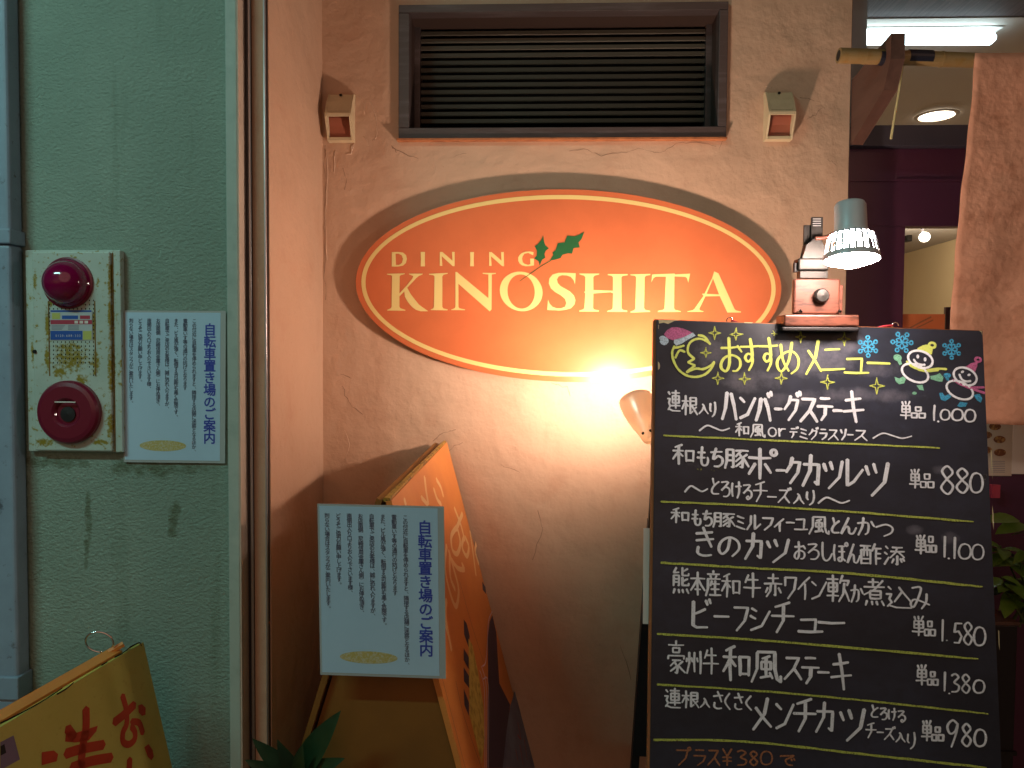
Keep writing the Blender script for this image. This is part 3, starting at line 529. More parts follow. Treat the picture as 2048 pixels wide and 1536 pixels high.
C_ = lambda x, y, r, n=12: [(x+r*math.cos(2*math.pi*k/n), y+r*math.sin(2*math.pi*k/n)) for k in range(n+1)]
sh = [(.8,.8),(2,2)]; shi = [(0,4),(2,4),(1.2,6),(2.2,7.5),(.5,9.3)]; shb = [(1,8.8),(4,9.7),(10,9.8)]
dd = lambda x=8.2, y=-.4: [[(x,y),(x+.8,y+1.5)], [(x+1.6,y-.5),(x+2.3,y+1)]]
fire = [[(1.5,8.2),(.8,9.9)], [(3.8,8.4),(4.1,9.7)], [(6,8.4),(6.5,9.7)], [(8.4,8.2),(9.6,9.9)]]
G = {
'お': [[(1,3),(8.5,2.5)], [(4.2,0),(4.5,5),(4.3,8),(3,9.7),(1.2,9),(1,7.5),(2.5,5.8),(5.5,5),(8.5,6),(9,8),(7.5,9.5),(5.8,9.6)], [(7.8,2.2),(9.6,4)]],
'す': [[(0,2.6),(10,2.2)], [(5.2,0),(6.2,4),(6,6.2),(4,7.2),(2.6,6),(3.8,4.8),(6,5.2),(6.4,7.5),(4.5,10)]],
'め': [[(2,1.2),(3,6),(5.5,9.2)], [(6.8,.5),(5.5,6),(2.5,9.3),(.6,8),(.8,5.8),(4,3.6),(7.5,3.4),(9.7,5.5),(9.2,8.3),(6.5,10)]],
'メ': [[(7.5,0),(6,5),(.8,10)], [(2,3),(9.2,9)]], 'ニ': [[(2,1.4),(8,1)], [(0,9.3),(10,8.6)]], 'ュ': [[(1,2),(7.2,1.6),(6.8,9)], [(0,9.4),(10,9.2)]], 'ユ': [[(1.2,1.4),(7.6,1),(7,9)], [(0,9.4),(10,9.2)]],
'ー': [[(0,5),(10,5.3)]],
'連': [[(3.5,1.2),(9.5,1.2)], [(4,2.6),(9,2.6),(9,6),(4,6),(4,2.6)], [(4,4.3),(9,4.3)], [(3.2,7.3),(10,7.3)], [(6.5,0),(6.5,8.6)], sh, shi, shb],
'根': [[(0,2.8),(4.3,2.8)], [(2.3,0),(2.3,10)], [(2.2,3.2),(0,7)], [(2.5,4),(4,5.5)], [(5.3,1),(9,1),(9,4.8),(5.4,4.8)], [(5.4,2.8),(9,2.8)], [(5.3,1),(5.3,9.3),(7,8)], [(6.2,5),(9.9,9.8)], [(9.3,5.8),(7.3,7.2)]],
'入': [[(3.8,1),(5.2,2.2),(7,6.5),(10,9.7)], [(5.3,2.8),(3.5,6.5),(0,9.8)]], 'り': [[(2,1),(1.6,5),(3,6.4)], [(7.5,0),(8.2,4),(7,8),(4,10)]],
'ハ': [[(3.3,.5),(2.2,6),(0,10)], [(6,.8),(8,5),(9.6,10)]], 'ン': [[(0,1.5),(3,3.3)], [(0,9.5),(5,8),(10,1.5)]],
'バ': [[(3,2),(2,6),(0,9.7)], [(5.2,2),(7,5),(8.5,9.7)]]+dd(7, 0), 'グ': [[(4,.5),(3,3),(0,5.8)], [(3.5,2),(8.5,2),(7,6),(2.5,10)]]+dd(7.8, -.8),
'ス': [[(1,1),(8.5,1),(5.5,5.5),(0,10)], [(5.7,5.5),(10,10)]], 'テ': [[(2,.5),(8,.5)], [(0,4),(10,4)], [(5.3,4),(5,7.5),(2.5,10)]], 'キ': [[(1,3),(8.5,2.3)], [(0,6.6),(10,5.9)], [(4,0),(6.3,10)]],
'和': [[(4.4,.3),(1,1.6)], [(0,3.3),(5,3.3)], [(2.8,1),(2.8,10)], [(2.6,3.8),(0,7.5)], [(2.9,4.2),(4.8,6)], [(6.2,3.2),(6.4,8.5)], [(6.2,3.3),(9.8,3.3),(9.6,8.5)], [(6.4,8),(9.6,8)]],
'風': [[(2,1),(1.9,6),(0,10)], [(2,.8),(8,.8),(8,6),(8.8,9),(10,9.8),(10,8)], [(6.3,2),(3.6,2.8)], [(3.4,3.8),(6.6,3.8),(6.6,6),(3.4,6),(3.4,3.8)], [(5,2.6),(5,8.2)], [(3,8.6),(6.8,8)], [(6.2,7),(7.2,8.8)]],
'o': [C_(5, 5, 5)], 'r': [[(1,1),(1.4,10)], [(1.4,5),(4.5,1.4),(9,1.4)]], 'デ': [[(1.5,1.5),(6.5,1.5)], [(0,4.5),(8.5,4.5)], [(4.3,4.5),(4,7.5),(2,10)]]+dd(7.4, 0),
'ミ': [[(1,1),(8,2.5)], [(1.5,4.5),(7.5,6)], [(0,8),(9,10)]], 'ラ': [[(1.5,.5),(8,.5)], [(0,4),(9.5,4),(7.5,7.5),(3,10)]], 'ソ': [[(1,1),(3,4)], [(9,.5),(7.5,6),(2.5,10)]],
'も': [[(4.5,0),(3.8,7),(5,9.6),(8,9.6),(9.3,7.5),(8.8,5.5)], [(1,3),(7,3)], [(.5,5.7),(6.8,5.7)]], 'ち': [[(.5,2.2),(9,1.8)], [(4.5,0),(2.5,5.8),(6,4.2),(9,5.5),(9,8),(6.5,9.7),(3,9.8)]],
'豚': [[(.8,.5),(.8,6),(0,10)], [(.8,.5),(3.5,.5),(3.5,9.5),(2.6,9.2)], [(.8,3.3),(3.5,3.3)], [(.8,6),(3.5,6)], [(4.5,1),(9.8,1)], [(7,1),(4.5,4)], [(6,2.5),(7.5,5),(7.3,9.5),(6.2,9)], [(7,4),(4.5,6.5)], [(7.4,6),(4.5,9)], [(9.3,2.8),(7.5,4.3)], [(7.6,4.5),(10,9)]],
'ポ': [[(0,3),(8,3)], [(4,0),(4,10)], [(2.3,5),(0,8.5)], [(5.8,5),(8,8)], C_(9, 1.2, 1)], 'ク': [[(4,.3),(3,3),(0,5.8)], [(3.5,2),(9,2),(7.5,6),(2.5,10)]], 'カ': [[(.5,3),(8.8,3),(8.2,9.5),(6.5,8.5)], [(4.5,0),(4,5),(0,10)]],
'ツ': [[(.5,1.5),(1.8,4)], [(3.8,.8),(5,3.4)], [(10,.5),(8.5,6),(3,10)]], 'レ': [[(1.5,0),(1.5,9.5),(5,8),(10,3.5)]], 'と': [[(2.5,0),(4,4)], [(9,2),(4,4.5),(1.5,7.5),(3,9.5),(9,9.5)]],
'ろ': [[(1,1),(8,1),(1,6.2),(5,4),(9,5),(9.5,7.5),(7,9.7),(3,9.8)]], 'け': [[(1.5,1),(1,5),(1.8,9)], [(4.5,3),(10,2.8)], [(7.6,0),(7.8,6),(6,10)]], 'る': [[(1,1),(8,1),(1,6.2),(5,4),(9,5),(9.3,8),(6,9.9),(4.5,8.8),(6,7.8),(7.5,9.3)]],
'チ': [[(8,0),(1.5,1.6)], [(0,4.5),(10,4.5)], [(5.3,1.2),(5.2,6),(2.2,10)]], 'ズ': [[(1,1.6),(7.5,1.6),(5,5.5),(0,10)], [(5,5.5),(9,10)]]+dd(7.8, .2), 'ル': [[(3,1),(2.8,6),(0,9.8)], [(5.8,.5),(5.8,9.5),(10,6)]], 'フ': [[(.5,1),(9,1),(7,6),(2,10)]],
'ィ': [[(8.5,1),(0,7)], [(5,4),(5,10)]], 'ん': [[(5,0),(0,10),(3,5.8),(5,6),(5.5,9.3),(8,9.5),(10,6)]], 'か': [[(0,3.2),(6,3),(6.2,8),(4.5,9.6)], [(3.5,0),(2.8,5),(.5,10)], [(8,2),(10,5)]], 'つ': [[(0,4),(6,2),(10,4),(9.5,7.5),(5,10)]],
'き': [[(1,2.2),(8.5,1.6)], [(1,4.6),(9,4)], [(4.2,0),(8,6.8)], [(2,6.8),(1.8,9),(4.5,9.9),(8,9.6)]], 'の': [[(5.5,1.5),(4.5,6.5),(2,8.8),(.5,6.5),(1.8,3),(5.5,1.2),(9,3),(9.5,6.5),(6.5,9.8)]], 'し': [[(2,0),(2,7),(4,9.8),(7,9.2),(9.5,6)]],
'ぽ': [[(1,1),(.5,5),(1.2,9.5)], [(3.8,1.8),(8,1.8)], [(3.8,4.6),(8.2,4.6)], [(6.2,1.8),(6.2,8.6),(4.5,9.7),(3.6,8.4),(5.5,7.6),(8.6,9.5)], C_(9.3, .7, .9)],
'酢': [[(0,1),(5,1)], [(.5,3),(.5,9.8)], [(.5,3),(4.8,3),(4.8,9.8)], [(1.9,1),(1.7,6)], [(3.3,1),(3.4,5.8)], [(.5,7.3),(4.8,7.3)], [(.5,9.5),(4.8,9.5)], [(7,0),(5.6,3.5)], [(6.6,2.2),(10,2.2)], [(7.6,2.2),(7.6,10)], [(7.6,4.7),(9.8,4.7)], [(7.6,7),(9.8,7)]],
'添': [[(.8,.8),(2,2)], [(.2,3.8),(1.6,4.8)], [(.2,9.7),(2.4,6.2)], [(4,1.3),(9,1.3)], [(3.3,3.3),(10,3.3)], [(6.5,1.3),(5.5,4),(3,6.5)], [(6.8,3.3),(10,6.3)], [(6.5,5.5),(6.5,9.8),(5.7,9.4)], [(4.8,7),(3.8,9)], [(8,6.8),(8.8,8.6)], [(9,6.6),(10,8)]],
'熊': [[(2.5,0),(1,2),(4,1.8)], [(1,3),(.9,7)], [(1,3),(4,3),(4,7),(3.2,6.8)], [(1,4.3),(4,4.3)], [(1,5.6),(4,5.6)], [(6,0),(6,3),(9.5,3),(9.6,2.2)], [(9,.4),(6,1.6)], [(6,3.8),(6,6.8),(9.5,6.8),(9.6,6)], [(9,4.3),(6,5.4)]]+fire,
'本': [[(0,2.8),(10,2.8)], [(5,0),(5,10)], [(4.8,3),(0,8)], [(5.2,3),(10,8)], [(3,7.5),(7,7.5)]], '産': [[(5,0),(5,1.3)], [(1,1.3),(9,1.3)], [(3,1.8),(3.6,3)], [(7,1.8),(6.2,3)], [(1,3.2),(9.6,3.2)], [(1.5,3.2),(1.4,7),(0,10)], [(4,4),(3,6)], [(3.6,5.2),(9,5.2)], [(3.5,7.3),(8.8,7.3)], [(2.5,9.6),(10,9.6)], [(6.2,4),(6.2,9.6)]],
'牛': [[(2.8,.8),(1,4)], [(2.4,2.8),(8.5,2.8)], [(0,6),(10,6)], [(5.4,0),(5.4,10)]], '赤': [[(2,1.8),(8,1.8)], [(0,4.3),(10,4.3)], [(5,0),(5,4.3)], [(3.8,4.3),(3.3,7.5),(1.2,10)], [(6.2,4.3),(6.2,9.5),(5.4,9)], [(2,6),(.8,8.2)], [(8,6),(9.4,8.2)]],
'ワ': [[(1,1),(1,4.5)], [(1,1),(9.2,1),(7.8,6),(3,10)]], 'イ': [[(9,0),(0,5.5)], [(5.3,3),(5.3,10)]], '軟': [[(0,1.5),(5,1.5)], [(.7,3),(4.5,3),(4.5,6.2),(.7,6.2),(.7,3)], [(.7,4.6),(4.5,4.6)], [(0,7.8),(5.2,7.8)], [(2.6,0),(2.6,10)], [(7,0),(5.8,3)], [(6.5,2),(9.8,2),(9,3.8)], [(7.8,3),(7.3,7),(5.3,10)], [(7.7,5),(10,9.8)]],
'煮': [[(2,1.2),(7,1.2)], [(0,3),(9.8,3)], [(4.3,0),(4.3,3)], [(9,.6),(5,4),(0,6)], [(3,4.5),(3,7.3)], [(3,4.5),(8,4.5),(8,7.3)], [(3,5.9),(8,5.9)], [(3,7.3),(8,7.3)]]+fire, '込': [[(5,1),(6,2.5),(9.8,7.3)], [(6.2,2.8),(3.2,7.3)], sh, shi, shb],
'み': [[(1,1),(5.5,1),(2.5,8.5),(.8,9),(.6,7.2),(3,6),(9.8,8.2)], [(8.3,3.5),(8,7),(5.8,10)]], 'ビ': [[(1.5,1),(1.3,9),(3,9.7),(8,9.6)], [(7,3.5),(1.6,5.3)]]+dd(7.2, .6), 'シ': [[(1,1),(3.5,2.2)], [(.3,4),(3,5.2)], [(.5,9.8),(6,8),(10,2)]],
'豪': [[(5,0),(5,1.3)], [(1,1.3),(9,1.3)], [(3.3,2.2),(6.8,2.2),(6.6,3.6),(3.4,3.6),(3.3,2.2)], [(.8,5.6),(1,4.6),(9.2,4.6),(9,5.6)], [(3,6),(7.5,6)], [(5.2,6),(2,7.8)], [(4.5,6.8),(5.8,8.2),(5.4,10),(4.4,9.7)], [(5.3,7.8),(2,9.4)], [(8.5,6.3),(6,7.7)], [(6,7.5),(9.8,9.8)]],
'州': [[(1.5,1),(1.5,5.5),(0,10)], [(5,1),(5,9.3)], [(8.8,.5),(8.8,10)], [(0,3.5),(-.3,5)], [(3,3.3),(3.6,5)], [(6.6,3.3),(7.2,5)]], 'さ': [[(1,2.8),(9,2.2)], [(4.5,0),(7.8,6)], [(2,6.5),(1.8,8.8),(4.5,9.9),(8,9.6)]], 'く': [[(7,0),(2,5),(7.5,10)]], 'プ': [[(.5,1.5),(8.5,1.5),(7,6),(2,10)], C_(9.6, .6, .9)],
'単': [[(1.5,0),(2.5,1.8)], [(4.6,-.2),(5,1.4)], [(8.5,-.3),(7,1.8)], [(1.5,2.3),(8.5,2.3),(8.5,6),(1.5,6),(1.5,2.3)], [(1.5,4.2),(8.5,4.2)], [(0,7.8),(10,7.8)], [(5,2.3),(5,10)]], '品': [[(3,1),(7,1),(6.8,4),(3.2,4),(3,1)], [(0,5.8),(4.2,5.8),(4,9.3),(.3,9.3),(0,5.8)], [(5.6,5.8),(10,5.8),(9.8,9.3),(5.8,9.3),(5.6,5.8)]],
'0': [[(5.5,0),(2,1),(0,5),(1.2,8.8),(4.5,10),(8.5,8.8),(10,5),(8.5,1.2),(5,0)]], '1': [[(5.5,0),(4.5,10)]], '8': [[(8.6,1.8),(5,0),(1.6,1.8),(4.5,4.5),(8.8,7.2),(5.5,10),(1,7.8),(4.5,4.8),(8.3,2.6),(7.8,1)]], '5': [[(3,.3),(2,4.5),(6,4),(9,6.5),(6.5,9.6),(1.5,9.5)], [(3,.3),(9.5,.3)]],
'3': [[(1,1),(5,0),(8.5,1.8),(4,4.6),(9,6.5),(7.5,9.3),(1,9.8)]], '9': [[(8.8,1.5),(5,0),(1,2.2),(3,5),(7,4),(8.8,1.2),(7.5,5),(4,10)]], '¥': [[(1,0),(5,4.5)], [(9,0),(5,4.5),(5,10)], [(1,5.2),(9,5.2)], [(1,7.4),(9,7.4)]], 'で': [[(0,2),(9.5,1.5),(4,5),(5,9),(8.5,9.8)], [(7.5,4.5),(8.2,6)], [(9.2,4),(10,5.5)]], '〜': [[(0,8.5),(2.5,2),(5,4.5),(7.5,7.5),(10,4.5)]], '.': [[(5,4),(5,6)]],
}
def smooth(pts, n=4):
    if len(pts) < 3: n = 3
    out = []; m = len(pts)
    for i in range(m-1):
        p0, p1, p2, p3 = pts[max(i-1, 0)], pts[i], pts[i+1], pts[min(i+2, m-1)]
        for k in range(n):
            t = k/n; out.append(tuple(.5*((2*p1[j])+(-p0[j]+p2[j])*t+(2*p0[j]-5*p1[j]+4*p2[j]-p3[j])*t*t+(-p0[j]+3*p1[j]-3*p2[j]+p3[j])*t**3) for j in (0, 1)))
    out.append(pts[-1]); return out
SOFT = set('おすめもちとろけるんかつきのしぽりみさくで〜0839みo')
PXM = 1.36/FPX*1.02     # metres per photo pixel on the board
def chalk_char(mb, ch, x0, y0, x1, y1, Z, wpx):
    for st_ in G[ch]:
        ss = [(x0+(x1-x0)*a/10, y0+(y1-y0)*b/10+(a-5)*.0045*(x1-x0)*.6) for a, b in st_]
        pts = smooth(ss, 5) if ch in SOFT and len(ss) > 2 else ss
        if len(ss) == 2: # slight hand bow
            (ax, ay), (bx, by) = ss; k = random.uniform(-.03, .03); pts = [(ax, ay), ((ax+bx)/2+(by-ay)*k, (ay+by)/2-(bx-ax)*k), (bx, by)]
        elif ch not in SOFT: # corners: repeat the turning point with small rounding
            q = [ss[0]]
            for i in range(1, len(ss)-1):
                p, a, b = ss[i], ss[i-1], ss[i+1]; r = .10
                q += [(p[0]+(a[0]-p[0])*r, p[1]+(a[1]-p[1])*r), (p[0], p[1]), (p[0]+(b[0]-p[0])*r, p[1]+(b[1]-p[1])*r)]
            pts = q+[ss[-1]]
        wpx_ = wpx*.93
        W3 = [B(u, v, .0007+random.random()*.0003) for u, v in Z(pts)]
        m = len(W3); base = wpx_*PXM*random.uniform(.9, 1.12); ws = []
        for i in range(m):
            d = (W3[min(i+1, m-1)]-W3[max(i-1, 0)]); hz = abs(d.dot(BX))/max(d.length, 1e-6)
            ws.append(base*(1.12-.30*hz)*random.uniform(.93, 1.06)*(1.0-(.22*(i/(m-1))**3)))
        mb.ribbon(W3, BN, ws)
def row(items, Z, wpx, m, par=cb):
    mb = MB()
    for it in items: chalk_char(mb, *it, Z, it[5] if len(it) > 5 else wpx) if False else chalk_char(mb, it[0], it[1], it[2], it[3], it[4], Z, wpx)
    return build('chalk_writing', mb, m, par)
def rule(pts, Z, w=3.4):
    L = Z(smooth(pts, 14)); n = len(L)
    build('chalk_rule', MB().ribbon([B(u, v+random.uniform(-.4, .4), .0008) for u, v in L], BN, [w*PXM*random.uniform(.8, 1.15)*(1-.5*max(0, (i/n-.9)*10)) for i in range(n)]), M_['ch_yl'], cb)
yw = M_['ch_y']; cw = M_['ch_w']
row([('お',815,310,1080,690),('す',1055,320,1262,670),('す',1262,310,1466,675),('め',1450,340,1705,705),('メ',1765,340,1965,715)], z8, 5.6, yw)
row([('ニ',930,200,1065,340)], Z1, 5.4, yw)
row([('ュ',170,430,465,650),('ー',445,490,720,550)], Z7, 6.0, yw)
row([('連',95,440,165,555),('根',175,470,260,575),('入',268,510,318,570),('り',322,505,365,585)], Z1, 4.2, cw)
row([('ハ',395,445,475,600),('ン',492,460,575,600),('バ',580,455,672,612),('ー',682,538,722,545),('グ',735,465,822,605),('ス',822,475,915,612),('テ',915,478,1000,605),('ー',1002,548,1052,555),('キ',1058,445,1170,615)], Z1, 7.2, cw)
row([('単',1370,503,1430,597),('品',1430,525,1505,595)], Z1, 4.0, cw)
row([('1',1540,522,1572,605),('.',1572,600,1582,622),('0',1590,545,1640,602),('0',1652,543,1712,605),('0',1722,545,1780,612)], Z1, 4.4, cw)
row([('〜',270,625,435,670),('和',468,615,540,690),('風',550,622,628,698),('o',648,645,690,692),('r',702,645,745,692),('デ',765,642,812,700),('ミ',820,645,865,705),('グ',870,650,920,710),('ラ',928,652,970,710),('ス',975,652,1030,712),('ソ',1040,650,1075,712),('ー',1080,678,1112,688),('ス',1120,655,1188,715),('〜',1220,668,1432,712)], Z1, 3.9, cw)
rule([(75,687),(800,720),(1585,755)], Z1)
row([('和',125,735,240,845),('も',255,750,322,852),('ち',328,758,402,858),('豚',410,760,540,868)], Z1, 5.4, cw)
row([('ポ',540,760,692,925),('ー',690,875,745,882),('ク',745,805,828,950),('カ',835,795,935,965),('ツ',945,820,1052,978),('レ',1065,820,1165,970),('ツ',1175,828,1302,1018)], Z1, 7.0, cw)
row([('単',1420,875,1480,975),('品',1480,890,1552,978)], Z1, 3.9, cw)
row([('8',1585,855,1668,1008),('8',1670,868,1748,1002),('0',1752,892,1820,1000)], Z1, 4.6, cw)
row([('〜',190,955,315,1005),('と',330,922,382,1010),('ろ',385,935,438,1022),('け',442,940,500,1030),('る',505,952,558,1038),('チ',565,940,642,1050),('ー',642,1020,692,1026),('ズ',700,975,770,1055),('入',785,1000,842,1062),('り',848,988,908,1068),('〜',920,1018,1092,1068)], Z1, 4.2, cw)
rule([(60,1050),(500,1068),(1100,1105),(1770,1160)], Z1, 3.8)
row([('和',115,42,212,125),('も',225,55,280,138),('ち',285,58,342,142),('豚',345,68,465,150),('ミ',472,80,525,160),('ル',530,78,605,165),('フ',612,92,680,165),('ィ',680,95,740,172),('ー',745,118,790,130),('ユ',790,98,862,165),('風',870,85,978,188),('と',988,98,1040,182),('ん',1045,98,1128,186),('か',1135,98,1228,192),('つ',1235,118,1325,198)], Z2, 4.6, cw)
row([('き',240,150,360,306),('の',370,190,492,310),('カ',520,182,622,325),('ツ',635,208,758,342)], Z2, 6.4, cw)
row([('お',785,228,852,325),('ろ',858,235,925,325),('し',930,232,1000,332),('ぽ',1002,235,1080,338),('ん',1080,242,1148,345),('酢',1150,240,1265,352),('添',1280,245,1392,356)], Z2, 4.4, cw)
row([('単',1450,195,1512,295),('品',1508,190,1565,292),('1',1600,200,1625,312),('.',1628,312,1640,328),('1',1652,205,1682,320),('0',1690,240,1755,322),('0',1762,243,1825,326)], Z2, 4.2, cw)
rule([(60,343),(600,375),(1100,402),(1820,475)], Z2, 4.2)
row([('熊',120,370,215,512),('本',222,395,300,520),('産',305,388,388,525),('和',392,400,492,532),('牛',512,400,605,532),('赤',625,405,722,530),('ワ',732,412,805,540),('イ',810,422,880,545),('ン',885,430,965,548),('軟',968,412,1090,556),('か',1098,465,1165,560),('煮',1170,432,1285,578),('込',1292,465,1432,592),('み',1422,470,1532,595)], Z2, 4.5, cw)
row([('ビ',220,540,338,702),('ー',350,632,432,642),('フ',455,575,545,716),('シ',545,580,655,716),('チ',665,560,788,726),('ュ',810,640,945,725),('ー',920,655,1065,685)], Z2, 6.2, cw)
row([('単',1435,638,1505,742),('品',1502,655,1560,748),('1',1590,655,1612,772),('.',1618,762,1630,776),('5',1655,672,1710,786),('8',1712,670,1768,792),('0',1772,695,1835,796)], Z2, 4.2, cw)
rule([(40,733),(500,760),(1000,800),(1795,870)], Z2, 4.0)
row([('豪',90,770,195,948),('州',202,822,285,950),('牛',290,810,375,952)], Z2, 4.2, cw)
row([('和',400,795,545,988),('風',555,818,715,998),('ス',735,852,828,982),('テ',830,858,925,1005),('ー',918,938,980,948),('キ',990,842,1102,1038)], Z2, 6.2, cw)
row([('単',1455,905,1520,1012),('品',1518,932,1575,1018),('1',1600,942,1625,1045),('.',1632,1052,1642,1066),('3',1645,952,1695,1052),('8',1702,955,1755,1056),('0',1770,985,1830,1056)], Z2, 4.2, cw)
rule([(40,1010),(600,1045),(1200,1100),(1850,1170)], Z2, 3.4)
row([('連',80,1030,166,1138),('根',175,1045,268,1138),('入',275,1080,326,1136),('さ',340,1048,405,1142),('く',400,1058,450,1146),('さ',455,1058,515,1146),('く',515,1072,568,1150)], Z2, 4.0, cw)
row([('メ',555,1085,672,1258),('ン',690,1092,785,1258),('チ',785,1088,908,1268),('カ',908,1108,1012,1272),('ツ',1035,1135,1172,1318)], Z2, 6.4, cw)
row([('と',1205,1122,1252,1190),('ろ',1256,1135,1298,1202),('け',1300,1140,1348,1206),('る',1352,1150,1398,1216),('チ',1180,1220,1238,1302),('ー',1242,1268,1278,1275),('ズ',1282,1242,1340,1312),('入',1345,1268,1396,1326),('り',1400,1272,1460,1362)], Z2, 3.8, cw)
row([('単',1485,1210,1545,1318),('品',1542,1235,1605,1322),('9',1620,1205,1692,1352),('8',1702,1225,1762,1348),('0',1775,1255,1838,1348)], Z2, 4.3, cw)
rule([(20,1312),(520,1322),(1200,1395),(1840,1465)], Z2, 4.0)
row([('プ',140,1355,218,1452),('ラ',238,1365,308,1452),('ス',315,1362,382,1452),('¥',392,1362,452,1452),('3',472,1370,532,1452),('8',542,1375,592,1452),('0',605,1375,668,1448),('で',712,1390,792,1452)], Z2, 3.8, M_['ch_o'])
def draw(strokes, Z, wpx, m, label=None, fills=(), name='chalk_drawing', h=.0008):
    mb = MB()
    for s_ in strokes:
        q = Z(smooth(s_, 5)); mb.ribbon([B(u, v, h+random.random()*.0002) for u, v in q], BN, [wpx*PXM*random.uniform(.85, 1.12) for _ in q])
    for f_ in fills: o = build(name, MB().flat([[B(u, v, h-.0001) for u, v in Z(f_)]]), m, cb)
    if strokes: return build(name, mb, m, cb, label=label)
draw([[(590,280),(660,300),(720,380)], [(720,375),(650,330),(580,320),(510,350),(475,410),(480,480),(545,540)], [(545,540),(475,580)], [(475,580),(550,615)], [(550,615),(460,690)], [(460,690),(560,650),(640,655),(720,620),(765,575)], [(765,580),(730,650),(660,715),(560,742),(460,725),(370,660),(315,560),(300,470),(325,400)], [(325,420),(380,410),(430,395)], [(335,530),(380,450),(440,465)]], z8, 4.6, yw, 'yellow crescent moon with a face')
draw([], z8, 3, M_['ch_p'], 'pink santa hat on the moon', [[(210,270),(240,225),(290,195),(350,190),(420,205),(490,235),(530,255),(450,290),(370,325),(310,335),(240,310)]])
draw([[(170,320),(190,300),(230,320),(245,345),(215,375),(180,355),(185,330)]], z8, 6, M_['ch_lb'], None, [[(165,325),(190,295),(235,315),(250,350),(215,382),(175,360)], [(320,330),(430,300),(530,250),(560,285),(480,325),(400,375),(345,395),(318,365)]])
def star(cx, cy, r, Z, k=.22):
    q = []
    for i in range(9):
        a = math.pi/4*i-math.pi/2+random.uniform(-.06, .06); rr = r*(1 if i % 2 == 0 else k*1.15)*random.uniform(.9, 1.1); q.append((cx+rr*math.cos(a), cy+rr*math.sin(a)))
    return q
for cx, cy, r, Z in [(770,255,68,z8),(1005,270,72,z8),(1722,300,62,z8),(672,475,58,z8),(805,755,66,z8),(1100,765,66,z8),(1508,755,66,z8),(2020,800,75,z8),(168,230,82,Z7),(562,795,92,Z7)]:
    q = star(cx, cy, r, Z); draw([[q[i], q[i+1]] for i in range(8)], Z, 1.9, M_['ch_yl'], 'small yellow star')
draw([[(1415,230),(1435,262)], [(1400,262),(1470,268)], [(1435,262),(1425,285)]], z8, 1.4, M_['ch_yl'], 'small half rubbed out star')
def flake(cx, cy, r, rot):
    st_ = []
    for k in range(6):
        a = rot+k*math.pi/3; x, y = cx+r*.72*math.cos(a), cy+r*.72*math.sin(a); st_.append([(cx, cy), (x, y)]); st_.append(C_(cx+r*.88*math.cos(a), cy+r*.88*math.sin(a), r*.17, 8))
        for s in (-1, 1): st_.append([(cx+r*.42*math.cos(a), cy+r*.42*math.sin(a)), (cx+r*.62*math.cos(a+s*.45), cy+r*.62*math.sin(a+s*.45))])
    return st_
for cx, cy, r, ro in [(455,320,122,.5),(865,270,125,.05),(1462,355,112,.52)]: draw(flake(cx, cy, r, ro), Z7, 2.7, M_['ch_b'], 'blue snowflake')
def oval(cx, cy, rx, ry, rot, n=20): return [(cx+rx*math.cos(a)*math.cos(rot)-ry*math.sin(a)*math.sin(rot), cy+rx*math.cos(a)*math.sin(rot)+ry*math.sin(a)*math.cos(rot)) for a in [2*math.pi*k/n for k in range(n+1)]]
draw([oval(1086,475,152,98,.32), oval(1022,640,168,98,.42), [(1005,475),(1040,520),(1090,540),(1140,540)]], Z7, 4.4, cw, 'left snowman', [oval(1055,440,17,25,.0), oval(1143,475,17,25,0)])
draw([oval(1228,305,38,30,.2), [(1060,355),(1120,320),(1190,310)], [(1220,340),(1210,410)], [(920,500),(980,555),(1080,600),(1160,615),(1300,605)], [(1160,612),(1280,590),(1400,592)]], Z7, 4.8, yw, 'yellow cap and scarf of the left snowman', [[(1050,350),(1110,325),(1190,305),(1220,340),(1222,410),(1170,405)]])
draw([], Z7, 3, M_['ch_g'], 'green mittens and boots of the left snowman', [oval(812,455,52,40,.3), [(800,480),(850,480),(865,530),(835,545)], [(775,685),(830,705),(880,680),(912,710),(890,765),(830,775),(790,740)], [(1205,675),(1270,665),(1320,640),(1365,690),(1350,745),(1300,740),(1210,712)], [(1040,790),(1110,780),(1130,850),(1075,840)], oval(1015,882,28,18,0)])
draw([oval(1625,680,145,98,.42), oval(1560,845,168,98,.42), [(1555,655),(1580,710),(1630,740),(1690,735)]], Z7, 4.2, cw, 'right snowman at the board edge', [oval(1593,625,20,15,-.4), oval(1672,662,20,15,-.3)])
draw([oval(1780,480,34,26,.2), [(1480,720),(1560,770),(1680,820),(1860,880)], [(1680,815),(1855,812)]], Z7, 4.4, M_['ch_p'], 'pink cap and scarf of the right snowman', [[(1618,570),(1700,520),(1775,505),(1770,560),(1745,625)]])
draw([], Z7, 3, M_['ch_b'], 'blue mittens and boots of the right snowman', [oval(1410,668,45,30,.1), [(1385,690),(1430,690),(1430,735),(1400,725)], [(1310,880),(1350,875),(1380,915),(1440,890),(1460,925),(1385,980),(1335,960)], [(1725,905),(1800,890),(1832,945),(1815,995),(1770,970)], [(1530,1035),(1565,985),(1655,1000),(1630,1045),(1560,1050)]])
for u, v, a_, b_ in [(395, 868, 26, 6), (340, 878, 18, 4), (272, 872, 16, 10)]:
    build('chalk_smear', MB().flat([[B(*q_, .0004) for q_ in Z1(oval(u, v, a_, b_, .1, 14)[:-1])]]), M_['smear'], cb)
for u, v, a_, b_ in [(1825, 925, 12, 34)]:
    build('chalk_smear', MB().flat([[B(*q_, .0004) for q_ in Z1(oval(u, v, a_, b_, .5, 14)[:-1])]]), M_['smear_w'], cb)
